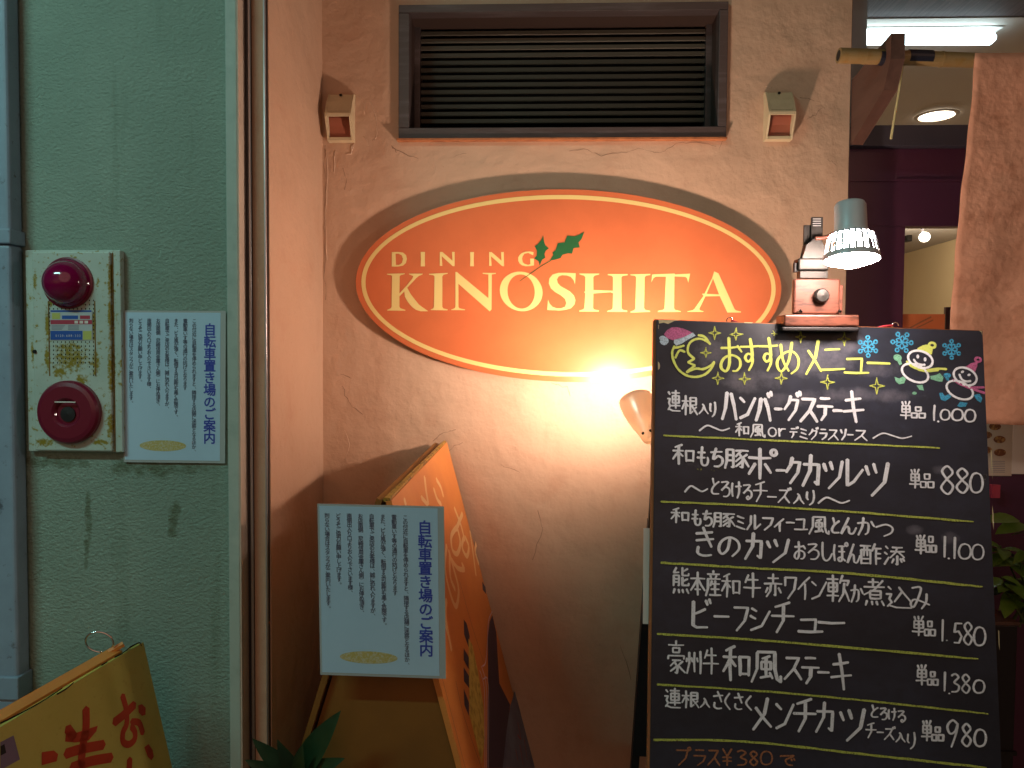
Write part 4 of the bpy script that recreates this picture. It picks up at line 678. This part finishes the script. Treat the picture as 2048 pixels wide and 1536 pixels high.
# hooks with red cord at the top edge
for u, v, s in [(1463, 640, 1), (1797, 650, -1)]:
    h = thing('cord_hook', B(u, v), 'small wire hook with red cord at the %s end of the chalkboard top edge' % ('left' if s > 0 else 'right'), 'hook', 'cord hooks on the chalkboard top')
    c = B(u, v, -.012)+Vector((0, 0, .0015)); build('ring', MB().tube([c+BX*(.0058*math.cos(a))+Vector((0, 0, .0058*math.sin(a))) for a in [2*math.pi*k/16 for k in range(15)]], .0012, 6), M_['chrome'], h, smooth=True)
    build('cord', MB().tube([c+BX*.003*s, c+BX*.010*s-Vector((0, 0, .002)), c+BX*.022*s-Vector((0, -.002, .006))] if s > 0 else [c-BX*.004, c-BX*.018+Vector((0, 0, -.0015)), c-BX*.034+Vector((0, .002, -.006))], .0022, 6), M_['red_cord'], h, smooth=True)
q = [Bl(-.012, .39, -.022), Bl(-.012, .55, -.022)]
single('paper_sheet', MB().prism([Bl(-.0145, .385, -.021), Bl(.05, .385, -.021), Bl(.05, .555, -.021), Bl(-.013, .555, -.021)], -BN*.0012), M_['white'], 'white paper sheet tucked behind the left edge of the chalkboard', 'paper')

# ------------------------------------------------------------------ clip lamp on top of the board
cl = thing('board_clip_lamp', B(1645, 655), 'lit clip-on lamp with perforated grey shade clamped to the chalkboard top', 'lamp')
def PB(u, v, d=0.0):   # point on the upright plane through the board's top edge, d metres nearer the camera
    return P(u, v, -.531-d)
def slab(u0, v0, u1, v1, d0, d1):
    a = PB(u0, v0, d0); b = PB(u1, v1, d0); return MB().box((a.x, -.531-d0, b.z), (b.x, -.531-d1, a.z))
build('foot_block', slab(1569, 629, 1719, 653, .018, -.03), M_['copper'], cl, bevel=.003)
build('rubber_pad', slab(1565, 653.6, 1718, 662.5, .020, -.03), M_['rubber'], cl, bevel=.002)
build('upright_plate', slab(1588, 557, 1680, 628.6, .004, -.008), M_['copper'], cl, bevel=.004, seg=3)
build('side_post', slab(1679, 570, 1685, 628.6, -.004, -.012), M_['copper'], cl, bevel=.001)
build('knob', MB().lathe([(.0125, 0), (.0135, .003), (.0135, .010), (.011, .014), (0, .0152)], PB(1640, 592, .004), NW, 24), M_['clampgrey'], cl, smooth=False)
for u in (1600, 1678): build('bolt', MB().lathe([(.0045, 0), (.0045, .004), (.002, .0045), (.002, .006), (0, .006)], PB(u, 625, .010), (0, -.2, 1), 8), M_['chrome'], cl)
build('clamp_jaw', slab(1600, 541, 1656, 556.4, .002, -.016), M_['clampgrey'], cl, bevel=.001)
build('pivot_block', slab(1597, 516, 1658, 540.6, .010, -.018), M_['clampgrey'], cl, bevel=.003)
build('pivot_bolt', slab(1589, 525, 1596.6, 544, .004, -.006), M_['rubber'], cl, bevel=.001)
m = MB(); m.prism([PB(1607, 515.5, 0), PB(1655, 515.5, 0), PB(1644, 486, 0), PB(1630, 478, 0), PB(1612, 490, 0)], (0, .014, 0)); build('pivot_cheek', m, M_['clampgrey'], cl, bevel=.002)
build('rear_lever', slab(1608, 450, 1622, 512, -.018, -.022), M_['clampgrey'], cl, bevel=.0008)
build('front_lever', slab(1623, 434, 1645, 500, -.012, -.016), M_['clampgrey'], cl, bevel=.0008)
for k in range(4): build('grip_rib', slab(1626, 437+k*4.5, 1642, 438.4+k*4.5, -.0105, -.0118), M_['steel'], cl)
build('copper_arm', MB().tube([PB(*p, .0) for p in smooth([(1630,476),(1645,476),(1660,471),(1672,464),(1684,458)], 4)]+[PB(1690, 452, .05), PB(1696, 446, .10)], .0038, 10), M_['copper'], cl, smooth=True)
Lc = PB(1703, 520, .11)           # rim centre
Lax = Vector((.02, .16, .985)).normalized()   # axis up from the opening
shade_top = [(0, .1085), (.012, .1083), (.0235, .1055), (.0262, .100), (.0268, .060), (.0285, .0505)]
build('lamp_housing', MB().lathe([(r_*.97, h_*.95) for r_, h_ in shade_top], Lc, Lax, 40), M_['alu'], cl, smooth=True)
# perforated skirt: slots cut through, built as ribs
def skirt():
    m = MB(); n = 24; e1 = Lax.orthogonal().normalized(); e2 = Lax.cross(e1)
    def pnt(r, h, a): return Lc+Lax*h+(e1*math.cos(a)+e2*math.sin(a))*r
    prof = [(.0276, .048), (.0355, .043), (.0385, .036), (.0435, .010), (.0448, .004), (.0452, .0)]
    for k in range(n):
        a0, a1 = 2*math.pi*k/n, 2*math.pi*(k+1)/n; solid = [0, 3, 4] ; sub = 3
        for i in range(5):
            (r0, h0), (r1, h1) = prof[i], prof[i+1]
            w0 = a0; w1 = a0+(a1-a0)*(.34 if i in (1, 2) else 1)
            for s in range(sub):
                b0 = w0+(w1-w0)*s/sub; b1 = w0+(w1-w0)*(s+1)/sub
                for dr in (0, -.0012):
                    m.add([pnt(r0+dr, h0, b0), pnt(r0+dr, h0, b1), pnt(r1+dr, h1, b1), pnt(r1+dr, h1, b0)], [(0, 1, 2, 3)])
    return m
build('perforated_skirt', skirt(), M_['alu'], cl)
build('bulb', MB().lathe([(.010, .048), (.015, .042), (.030, .020), (.036, .008), (.035, .001), (.028, -.006), (.014, -.011), (0, -.0125)], Lc, Lax, 32), M_['bulb2'], cl, smooth=True)
# ------------------------------------------------------------------ sign lamp behind the board, pointing up at the oval sign
slp = P(1268, 786, -.30)
sl_t = thing('sign_spot_lamp', P(1290, 874, -.30), 'lit silver dome lamp beside the chalkboard shining up at the oval sign', 'lamp')
sax = Vector((-.22, .60, .77)).normalized()
slp = P(1268, 792, -.30); sb = slp-sax*.118
sp_prof = [(0, -.003), (.012, -.002), (.0175, .006), (.0205, .020), (.0320, .054), (.0385, .080), (.0405, .100), (.0405, .112)]
sp_prof = [(a_*.90, b_*.97) for a_, b_ in sp_prof]
sp_prof2 = [(max(r_-.0012, 0), h_+.0006) for r_, h_ in reversed(sp_prof)]
build('dome_shade', MB().lathe(sp_prof+sp_prof2, sb, sax, 40), M_['silver'], sl_t, smooth=True)
build('bulb', MB().lathe([(.012, .060), (.018, .085), (.021, .104), (.019, .114), (.011, .121), (0, .123)], sb, sax, 24), M_['bulb'], sl_t, smooth=True)
toc = (CAM-sb); toc = (toc-sax*toc.dot(sax)).normalized(); sid = sax.cross(toc)
for q_ in (-.0085, .0075):
    dq = (toc*.0175+sid*q_).normalized(); c = sb+sax*.013+dq*.0198; build('vent_slot', MB().lathe([(.0033, 0), (.0033, .0010), (0, .0011)], c, dq, 10), M_['black_void'], sl_t)
build('mount_arm', MB().tube([P(1306, 846, -.31), P(1312, 846, -.40), P(1322, 846, -.47)], .005, 8), M_['rubber'], sl_t)
build('mount_nut', MB().lathe([(.009, -.004), (.009, .004), (0, .004)], P(1307, 848, -.312), (1, 0, 0), 8), M_['rubber'], sl_t)

# ------------------------------------------------------------------ orange beer A-board
oa = thing('orange_a_board', P(765, 1000, -.59)*1.0, 'orange A-board with beer poster standing end-on to the peach wall', 'A-board')
A1, A2 = P(783, 1001, -.59), P(894, 885, -.03); B1 = P(764, 1001, -.59)
rd_ = (A2-A1)
aR, aL = math.radians(14.9), math.radians(17.0)
DR, DL = Vector((math.sin(aR), 0, -math.cos(aR))), Vector((-math.sin(aL), 0, -math.cos(aL)))
HR = 1.0
nR = Vector((math.cos(aR), 0, math.sin(aR)))*.001; nR_ = nR.normalized()
fpan = build('poster_panel', MB().prism([A1, A2, A2+DR*HR, A1+DR*HR], -nR_*.010), M_['a_orange'], oa, bevel=.001)
B2 = B1+rd_*.97
nL_ = Vector((-math.cos(aL), 0, math.sin(aL)))
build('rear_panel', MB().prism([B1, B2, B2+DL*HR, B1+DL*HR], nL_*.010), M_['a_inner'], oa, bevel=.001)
build('ridge_strip', MB().tube([B1+Vector((.006, 0, .0015)), B2+Vector((.010, 0, .0015))], .0045, 6), M_['a_edge'], oa)
build('ridge_strip', MB().tube([A1+Vector((-.006, 0, .0015)), A2+Vector((-.006, 0, .0015))], .004, 6), M_['a_edge'], oa)
for pbase, D in ((A1, DR), (A2, DR), (B1, DL), (B2, DL)):
    e = pbase+D*HR; build('foot', MB().tube([e-D*.04, e+D*(e.z/(-D.z))], .008, 6), M_['rubber'], oa)
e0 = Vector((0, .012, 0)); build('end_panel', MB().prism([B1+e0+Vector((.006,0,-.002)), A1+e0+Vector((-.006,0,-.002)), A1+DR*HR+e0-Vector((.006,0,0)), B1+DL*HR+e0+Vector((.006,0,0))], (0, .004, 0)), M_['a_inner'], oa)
nrmR = (A2-A1).cross(DR).normalized()
if nrmR.x < 0: nrmR = -nrmR
Q = lambda L, h=.0006: [PL(740+x/2.342, 880+y/2.342, A1, nrmR)+nrmR*h for x, y in L]
def art(strokes, w, m, fills=(), h=.0006, name='poster_print'):
    mb = MB()
    for s_ in strokes: q = Q(smooth(s_, 4), h); build('brush_stroke', MB().ribbon(q, nrmR, w), m, fpan)
    for f_ in fills: build(name, MB().flat([Q(f_, h)]), m, fpan)
art([[(255,175),(262,240),(272,298)], [(240,270),(268,302)], [(160,278),(166,300)], [(310,185),(330,220),(342,262)], [(298,230),(315,280),(332,300)], [(395,320),(425,400),(442,470)], [(432,345),(402,420)], [(405,408),(380,450),(385,515),(408,532),(422,480),(408,412)], [(440,450),(430,500),(452,545),(462,500),(445,455)], [(468,430),(482,530),(495,632)], [(380,560),(410,600),(440,606),(430,582)], [(358,495),(350,600),(375,720),(402,780),(414,700),(390,600),(368,520)], [(372,540),(375,640),(397,700)], [(357,750),(353,830),(380,982)], [(350,860),(366,912)], [(500,470),(492,520),(508,580)]], .013, M_['a_cream'])
art([], .01, M_['a_navy'], [[(438,840),(452,860),(466,920),(461,972),(440,910)], [(438,975),(462,1020),(460,1072),(438,1030)], [(438,1065),(465,1110),(463,1162),(439,1130)], [(438,1165),(462,1230),(462,1292),(441,1240)], [(524,662),(540,690),(543,722),(527,702)], [(572,820),(590,900),(605,1140),(655,1240),(625,1536),(548,1536),(552,1080),(550,930),(560,850)]])
art([], .01, M_['a_wheat'], [[(460,930),(478,960),(505,1090),(530,1250),(535,1400),(522,1520),(500,1430),(465,1292)]], .0007)
art([[(570,805),(553,850),(548,950),(540,1040),(525,1060)], [(520,1060),(545,1180),(545,1536)], [(512,1080),(522,1110),(535,1200),(536,1536)], [(528,1120),(553,1150),(552,1536)]], .0035, M_['a_lilac'], (), .0010)
art([], .01, M_['a_slate'], [[(680,1165),(705,1240),(785,1536),(620,1536),(640,1350),(656,1245)]], .0008)
art([[(690,1325),(705,1400),(690,1380)], [(700,1430),(715,1520)], [(680,1450),(690,1500)], [(720,1400),(735,1500)]], .004, M_['red_paint'], (), .0012)
art([[(418,660),(470,850),(530,1040)], [(400,1130),(440,1300),(520,1536)], [(335,1110),(430,1480),(445,1536)]], .0012, M_['a_navy'], (), .0009)

# ------------------------------------------------------------------ yellow A-board, lower left
F2 = P(286, 1286, -.50)
d = ray(0, 1455); kk = (F2.z-CAM.z)/d.z; Nn = CAM+d*kk; rdir = (Nn-F2).normalized(); F1 = F2+rdir*.62
ya = thing('yellow_a_board', F2+rdir*.3, 'yellow A-board with red brushed lettering and an orange back, lower left', 'A-board')
aY = math.radians(13.5); side = Vector((rdir.y, -rdir.x, 0)).normalized()
if side.x < 0: side = -side
DY = side*math.sin(aY)-Vector((0, 0, math.cos(aY))); HY = .70
nY = side*math.cos(aY)+Vector((0, 0, math.sin(aY)))
ypan = build('yellow_panel', MB().prism([F2, F1, F1+DY*HY, F2+DY*HY], -nY*.010), M_['a_yellow'], ya, bevel=.0015)
DY2 = -side*math.sin(aY)-Vector((0, 0, math.cos(aY))); G2 = F2-side*.012-Vector((0, 0, .0))+rdir*.045; G1 = F1-side*.012; nY2 = -side*math.cos(aY)+Vector((0, 0, math.sin(aY)))
build('orange_panel', MB().prism([G2+Vector((0, 0, .002)), G1+Vector((0, 0, .002)), G1+DY2*HY, G2+DY2*HY], nY2*.022), M_['a_orange'], ya, bevel=.001)
for pb, D in ((F2, DY), (F1, DY), (G2, DY2), (G1, DY2)):
    e = pb+D*HY; build('foot', MB().tube([e-D*.03, e+D*max(e.z/(-D.z), .01)], .008, 6), M_['rubber'], ya)
zl = lambda L: [(x/2.666, 960+y/2.666) for x, y in L]
Y_ = lambda L, h=.0006: [PL(u, v, F2, nY)+nY*h for u, v in zl(L)]
def art2(strokes, w, m, fills=(), h=.0006, name='painted_lettering', taper=False):
    mb = MB()
    for s_ in strokes: q = Y_(smooth(s_, 4), h); k = len(q); build(name, MB().ribbon(q, nY, [w*(1-.5*i/k) for i in range(k)] if taper else w), m, ypan)
    for f_ in fills: build(name, MB().flat([Y_(f_, h)]), m, ypan)
art2([[(652,1150),(672,1225),(674,1300),(655,1345),(655,1395),(685,1410),(715,1385),(718,1345),(700,1315)], [(700,1290),(740,1295),(760,1350)]], .0125, M_['red_paint'])
art2([[(608,1292),(655,1255),(715,1198)]], .016, M_['red_paint'], [[(735,1202),(755,1195),(775,1215),(774,1252),(755,1258),(738,1240)], [(768,1425),(790,1408),(812,1440),(818,1475),(806,1495),(785,1475)]], .0008)
art2([[(690,1490),(688,1540)]], .014, M_['red_paint'])
art2([[(457,1222),(457,1320),(440,1420),(425,1580)], [(358,1325),(395,1375)], [(350,1460),(430,1435),(550,1412)], [(380,1535),(480,1500),(592,1480)]], .0165, M_['red_paint'], [[(220,1452),(285,1442),(308,1462),(300,1500),(220,1522)], [(350,1350),(372,1320),(400,1350),(520,1310),(512,1340),(470,1390),(400,1400),(345,1395)]], .0007)
art2([[(610,945),(650,925),(690,893)], [(690,893),(740,868),(752,885)], [(540,988),(570,970)], [(302,1142),(350,1115),(390,1080)], [(0,1297),(80,1258),(215,1185),(330,1110)]], .0030, M_['black_void'], (), .0009, 'worn_edge', True)
art2([], .01, M_['sticker_grey'], [[(0,1398),(70,1362),(104,1490),(0,1548)]], .0009, 'sticker')
art2([], .01, M_['rubber'], [[(0,1420),(20,1408),(30,1455),(0,1470)]], .0012, 'sticker_bar')
rc = PL(198, 1281, G2, Vector((0, -1, 0))); rc = P(199, 1284, -.56)
build('wire_ring', MB().tube([rc+Vector((.0235*math.cos(a), .006*math.cos(a), .0195*math.sin(a)-.004*math.cos(a))) for a in [math.radians(-20+k*11.5) for k in range(27)]], .0019, 8), M_['chrome'], ya, smooth=True)
build('ring_tab', MB().tube([P(205, 1312, -.56), P(247, 1288, -.54)], .006, 6), M_['a_orange'], ya)

# ------------------------------------------------------------------ pole, bracket and noren
br = thing('pole_bracket', (XJ, 0, P(1708, 260, 0).z), 'dark brown wooden arm beside the doorway holding the bamboo pole', 'bracket')
xk = XJ+.004
bpts = [(-.205, P(1797, 66, -.205).z), (-.205, P(1797, 118, -.205).z), (-.175, P(1780, 180, -.175).z), (-.0, P(1716, 290, 0).z), (-.0, P(1716, 160, 0).z)]
build('arm', MB().prism([(xk, y, z) for y, z in bpts], (.030, 0, 0)), M_['bracket'], br, bevel=.001)
yp = -.165
pl = thing('bamboo_pole', P(1800, 115, yp), 'bamboo curtain pole with black tape running through the wooden arm', 'pole')
a, b = P(1677, 111, yp), P(1950, 121, yp); dirp = (b-a)
build('pole', MB().tube([a, a+dirp*.2, a+dirp*.5, a+dirp*1.0, a+dirp*3.2], [.0170, .0168, .0165, .0165, .0163], 20), M_['bamboo'], pl, smooth=False)
build('pole_end', MB().lathe([(.012, 0), (0, .0002)], a-dirp.normalized()*.0004, -dirp, 16), M_['black_void'], pl)
for k in (.19, .75, 1.6): build('bamboo_node', MB().tube([a+dirp*k, a+dirp*(k+.012)], .0178, 20), M_['bamboo'], pl)
for u0, u1 in ((1757, 1783), (1815, 1862)): build('tape_band', MB().tube([P(u0, 115, yp), P(u1, 116.5, yp)], .0174, 20), M_['tape'], pl)
single('hanging_string', MB().tube([P(1806, 130, yp-.02), P(1799, 175, yp-.015), P(1789, 235, yp-.01), P(1782, 278, yp-.005)], [.0016, .0022, .0026, .0030], 6), mat('straw_string', (.55, .50, .25), .7), 'straw coloured string hanging from the bamboo pole', 'string')
nm = MB(); nx, nz = 40, 60; top = P(1952, 108, yp-.022); bl_ = P(1929, 848, -.10); 
tl3 = P(1950, 106, yp-.021); ztop, zbot = tl3.z, P(2010, 848, -.11).z
for j in range(nz+1):
    t = j/nz
    for i in range(nx+1):
        s = i/nx; z = ztop+(zbot-ztop)*t
        x = tl3.x+.60*s-.006*t*(1-s*.5)+.0012*math.sin(t*11)*(1-s)
        y = (yp-.021)+.075*t+t*.018*math.sin(s*8+t*2)+.007*math.sin(s*21+t*5)*t+.002*math.sin(t*40+s*13)
        nm.v.append(Vector((x, y, z)))
for j in range(nz):
    for i in range(nx):
        q = j*(nx+1)+i; nm.f.append((q, q+1, q+nx+2, q+nx+1))
nr = build('door_curtain', nm, M_['noren'], None, smooth=True); setp(nr, 'persimmon brown crinkled cloth door curtain hanging from the bamboo pole', 'curtain')
so_ = nr.modifiers.new('t', 'SOLIDIFY'); so_.thickness = .0015

# ------------------------------------------------------------------ shop front and room behind it
YD = .10
sf = thing('shop_doorway', (1.2, YD, 0), 'dark framed glazed shop doorway with lit transom beside the peach wall', 'doorway')
def bx(name, u0, v0, u1, v1, y, dy, m, par=sf, **k):
    a = P(u0, v0, y); b = P(u1, v1, y); return build(name, MB().box((a.x, y, b.z), (b.x, y+dy, a.z)), m, par, **k)
zs = lambda v, y=YD: P(1850, v, y).z
X0 = XJ+.002; X1 = 2.3
XF = P(1727, 150, .06).x
build('transom_jamb', MB().box((X0, .045, zs(262)), (XF, .075, 2.52)), M_['frame_blue'], sf, bevel=.001)
build('transom_beam', MB().box((X0, .06, zs(300)), (X1, .14, zs(259))), M_['navy'], sf, bevel=.002)
build('door_header', MB().box((X0, .085, zs(454)), (X1, .125, zs(300.5))), M_['door_dark'], sf)
build('header_bead', MB().box((X0, .080, zs(366)), (X1, .0848, zs(361))), M_['door_dark'], sf)
XG = P(1802, 560, YD).x
build('door_stile', MB().box((X0, .085, 0), (XG, .125, zs(454.5))), M_['door_dark'], sf)
zr = zs(905); build('bottom_rail', MB().box((XG+.0005, .085, 0), (X1, .125, zr)), M_['door_dark'], sf)
build('glass_pane', MB().box((XG, .102, zr), (X1, .106, zs(455))), M_['glass'], sf)
build('transom_glass', MB().box((XF, .100, zs(258)), (X1, .103, 2.52)), M_['glass'], sf)
build('jamb_face', MB().box((XJ, .0005, 0), (XJ+.0015, .044, 2.9)), M_['bracket'], sf)
# interior
ZC = 2.50
build('interior_floor', MB().box((.7, .16, -.1), (4.2, 7.0, 0)), M_['bracket'], kind='structure')
build('interior_ceiling', MB().box((.0, .74, ZC), (4.2, 7.0, ZC+.1)), M_['ceil'], kind='structure')
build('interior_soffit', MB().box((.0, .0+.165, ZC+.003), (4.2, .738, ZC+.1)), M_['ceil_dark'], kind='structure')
build('interior_back_wall', MB().box((.4, 6.6, 0), (4.2, 6.7, ZC)), M_['in_wall'], kind='structure')
build('interior_side_wall', MB().box((.55, .17, 0), (.60, 6.6, ZC)), M_['in_wall'], kind='structure')
build('interior_right_wall', MB().box((4.1, .17, 0), (4.2, 6.6, ZC)), M_['in_wall'], kind='structure')
for k in range(8):
    x = 2.9+k*.22; single('wall_board', MB().box((x, 6.57, 0), (x+.214, 6.598, ZC-.02)), M_['in_wall'], 'beige upright wall board at the back of the lit shop, one of a row', 'wall board', 'upright boards on the far shop wall', bevel=.003)
fx = thing('fluorescent_fitting', P(1850, 75, .80), 'lit fluorescent tube fitting on the shop ceiling behind the transom', 'light fitting')
ta, tb_ = P(1690, 76, .82), P(1990, 76, .82)
build('reflector', MB().box((ta.x, .80, ta.z+.026), (tb_.x+.02, .92, ZC-.001)), M_['white'], fx, bevel=.003)
build('tube', MB().tube([ta, tb_-Vector((.015, 0, 0)), tb_], [.0235, .0235, .010], 16), M_['tube'], fx, smooth=True)
dl = thing('ceiling_downlight', P(1872, 231, 1.63), 'round recessed downlight lit in the pale shop ceiling', 'light fitting')
dc = CAM+ray(1873, 231)*((ZC-.001-CAM.z)/ray(1873, 231).z)
build('trim_ring', MB().lathe([(.098, 0), (.096, .004), (.080, .005), (.076, 0)], dc, (0, 0, -1), 40), M_['ceil'], dl)
build('lit_lens', MB().lathe([(.074, .001), (0, .0015)], dc, (0, 0, -1), 40), M_['bulb_in'], dl)
sl2 = thing('ceiling_spot', P(1848, 473, 4.4), 'small lit spot lamp hanging from the far shop ceiling', 'light fitting')
sc_ = P(1849, 474, 4.4); build('bulb', MB().lathe([(0, .045)]+[(.042*math.sin(t), .045*math.cos(t)) for t in [math.pi*k/12 for k in range(1, 12)]]+[(0, -.045)], sc_, NW, 20), M_['bulb_in'], sl2, smooth=True)
build('stem', MB().tube([sc_+Vector((0, .03, .03)), sc_+Vector((0, .06, ZC-sc_.z))], .012, 8), M_['rubber'], sl2)
bx('track_box', 1815, 470, 1824, 482, 4.3, .08, M_['rubber'], sl2)
ps = bx('orange_flyer', 1799, 628, 1888, 700, .096, .0012, M_['sign_orange'], None); setp(ps, 'orange flyer taped inside the shop door glass above the chalkboard', 'flyer')
build('flyer_print', MB().ribbon([P(u, v, .095) for u, v in [(1820, 656), (1840, 645), (1862, 634)]], NW, .004).ribbon([P(u, v, .095) for u, v in [(1828, 658), (1850, 648), (1866, 640)]], NW, .003), M_['ch_o'], ps)
pf = thing('picture_frame', P(1915, 660, .5), 'thin dark picture frame seen through the door glass next to the curtain', 'frame')
bx('print', 1897, 620, 1960, 720, .50, .004, M_['menu'], pf); bx('frame_edge', 1892, 614, 1897, 720, .495, .012, M_['door_dark'], pf); bx('frame_edge', 1897.3, 614, 1960, 619.6, .495, .012, M_['door_dark'], pf)
mp_ = thing('menu_poster', P(1990, 950, .08), 'menu sheet with printed bowls on the door below the curtain', 'poster')
bx('sheet', 1955, 838, 2023, 952, .081, .0015, M_['menu'], mp_)
for k, (u, v) in enumerate([(1990, 853), (1999, 879), (2000, 905), (1972, 870), (1972, 900)]):
    c = P(u, v, .0802); build('bowl_picture', MB().add([c+Vector((.016*math.cos(a), 0, .010*math.sin(a))) for a in [2*math.pi*i/16 for i in range(16)]], [tuple(range(16))]), M_['dish'], mp_)
m = MB()
for k in range(7): 
    y0 = 922+k*3.6; a_, b_ = P(1982, y0, .0802), P(2010, y0+1.1, .0802); m.flat([[a_, Vector((b_.x, a_.y, a_.z)), b_, Vector((a_.x, a_.y, b_.z))]])
build('small_print', m, M_['ink_dark'], mp_)
wp = bx('white_notice', 2027, 840, 2110, 949, .080, .0012, M_['white'], None); setp(wp, 'plain white paper on the door right of the menu sheet', 'paper')
bx_ = single('red_tag', MB().box(tuple(P(1984, 996, .05)), tuple(P(2001, 970, .05)+Vector((0, .012, 0)))), M_['st_red'], 'small red tag hanging behind the right edge of the chalkboard', 'tag')

# ------------------------------------------------------------------ planter with glossy plant, right
pn = thing('black_planter', P(2020, 1400, -.15), 'tall black wooden planter behind the right edge of the chalkboard', 'planter')
pa, pb2 = P(1992, 1250, -.22), P(2036, 1250, -.22)
build('box', MB().box((pa.x-.06, -.22, 0), (pb2.x, -.02, pa.z)), M_['black_wood'], pn, bevel=.003)
build('rim', MB().box((pa.x-.062, -.223, pa.z+.0005), (pb2.x+.003, -.018, pa.z+.008)), M_['bracket'], pn, bevel=.001)
build('front_rail', MB().box((pa.x-.06, -.228, P(2020, 1508, -.22).z), (pb2.x+.002, -.2205, P(2020, 1500, -.22).z)), M_['clampgrey'], pn)
def leaf_mesh(L, W, bend, fold=.25, n=6, shape=1.0):
    m = MB()
    for i in range(n+1):
        t = i/n; w_ = W*math.sin(math.pi*t**shape)**.8*.5 if 0 < i < n else 0.0002
        z = -bend*t*t*L; c = Vector((0, t*L, z)); f_ = fold*w_
        m.v += [c+Vector((-w_, 0, f_)), c, c+Vector((w_, 0, f_))]
    for i in range(n):
        for k in (0, 1): a_ = i*3+k; m.f.append((a_, a_+1, a_+4, a_+3))
    me = bpy.data.meshes.new('leaf'); me.from_pydata([tuple(v) for v in m.v], [], m.f); me.polygons.foreach_set('use_smooth', [True]*len(me.polygons)); return me
def leaf(me, par, p, d, up, s=1):
    d = Vector(d).normalized(); up = Vector(up); x = d.cross(up).normalized(); z = x.cross(d)
    o = bpy.data.objects.new('leaf', me); COL.objects.link(o); o.parent = par
    loc = Vector(p)-Vector(par['_w'])
    o.matrix_local = Matrix(((x.x*s, d.x*s, z.x*s, loc.x), (x.y*s, d.y*s, z.y*s, loc.y), (x.z*s, d.z*s, z.z*s, loc.z), (0, 0, 0, 1))); return o
pr_ = thing('glossy_plant', P(2030, 1245, -.12), 'bushy bright green plant with glossy leaves growing in the black planter', 'plant')
lm = leaf_mesh(.075, .034, .35); lm.materials.append(M_['leaf']); lm2 = leaf_mesh(.055, .030, .2); lm2.materials.append(M_['leaf_dark'])
base = P(2045, 1250, -.12)
for k in range(9):
    tip = P(random.uniform(2000, 2110), random.uniform(1030, 1200), random.uniform(-.20, -.05)); mid = base.lerp(tip, .5)+Vector((random.uniform(-.02, .02), 0, .02))
    b0 = base+Vector((random.uniform(-.03, .03), random.uniform(-.03, .03), 0)); pts = [b0, mid, tip]
    build('stem', MB().tube(pts, [.003, .0022, .0012], 6), M_['stem'], pr_)
    for j in range(13):
        t = random.uniform(.25, 1); q = b0.lerp(mid, t*2) if t < .5 else mid.lerp(tip, t*2-1); a_ = random.uniform(0, 6.28)
        leaf(random.choice([lm, lm, lm2]), pr_, q, (math.cos(a_), math.sin(a_)-.35, random.uniform(-.4, .5)), (random.uniform(-.3, .3), -.4, 1), random.uniform(.55, 1.0))
leaf(lm, pr_, P(2040, 1042, -.2), (-1, -.2, .28), (0, -.5, 1), 1.1); leaf(lm, pr_, P(2055, 1052, -.2), (-.8, -.3, .1), (0, -.5, 1), 1.1)
# aralia, lower middle
ar = thing('broad_leaf_plant', P(560, 1560, -.70), 'dark green plant with broad pointed lobes in front of the metal rail', 'plant')
ab = P(600, 1560, -.62)
build('stem', MB().tube([Vector((ab.x, ab.y, 0)), ab.lerp(Vector((ab.x, ab.y, 0)), .4)+Vector((.01, 0, 0)), ab-Vector((0, 0, .02))], [.007, .006, .004], 8), M_['stem'], ar)
lm3 = leaf_mesh(.115, .033, .22, .35, 12, .8); lm3.materials.append(M_['leaf_dark'])
for (u, v), (du, dv), s in [((600, 1548), (655, 1445), .85), ((602, 1552), (665, 1525), .62), ((598, 1548), (556, 1502), .62), ((596, 1552), (512, 1495), .80), ((600, 1556), (592, 1512), .55), ((596, 1560), (500, 1530), .85), ((600, 1560), (610, 1600), .8), ((604, 1560), (680, 1580), .7)]:
    p0 = P(u, v, -.62); p1 = P(du, dv, -.68); s = (p1-p0).length/.115; leaf(lm3, ar, p0, p1-p0, (0, -1, .5), s)

# ------------------------------------------------------------------ street lighting overhead (its reflection shows in the alarm dome)
sk = thing('arcade_tube_light', (-1.9, -2.2, 2.95), 'fluorescent arcade light overhead in front of the green wall', 'light fitting')
build('housing', MB().box((-2.55, -2.25, 2.98), (-1.25, -2.12, 3.05)), M_['white'], sk, bevel=.005)
build('tube', MB().tube([(-2.5, -2.185, 2.955), (-1.3, -2.185, 2.955)], .016, 12), mat('street_tube', (1, 1, 1), .4, emit=((.62, 1, .92), 12)), sk, smooth=True)
al = bpy.data.lights.new('arcade_light', 'AREA'); al.shape = 'RECTANGLE'; al.size = 1.2; al.size_y = .05; al.energy = STREET_W; al.color = (.46, 1.0, .92)
ao = bpy.data.objects.new('arcade_light', al); COL.objects.link(ao); ao.location = (-1.9, -2.185, 2.93); ao.rotation_euler = (math.radians(28), 0, 0)
for o in S.objects:
    if '_w' in o: del o['_w']
for m in bpy.data.materials:
    if '_last' in m: del m['_last']
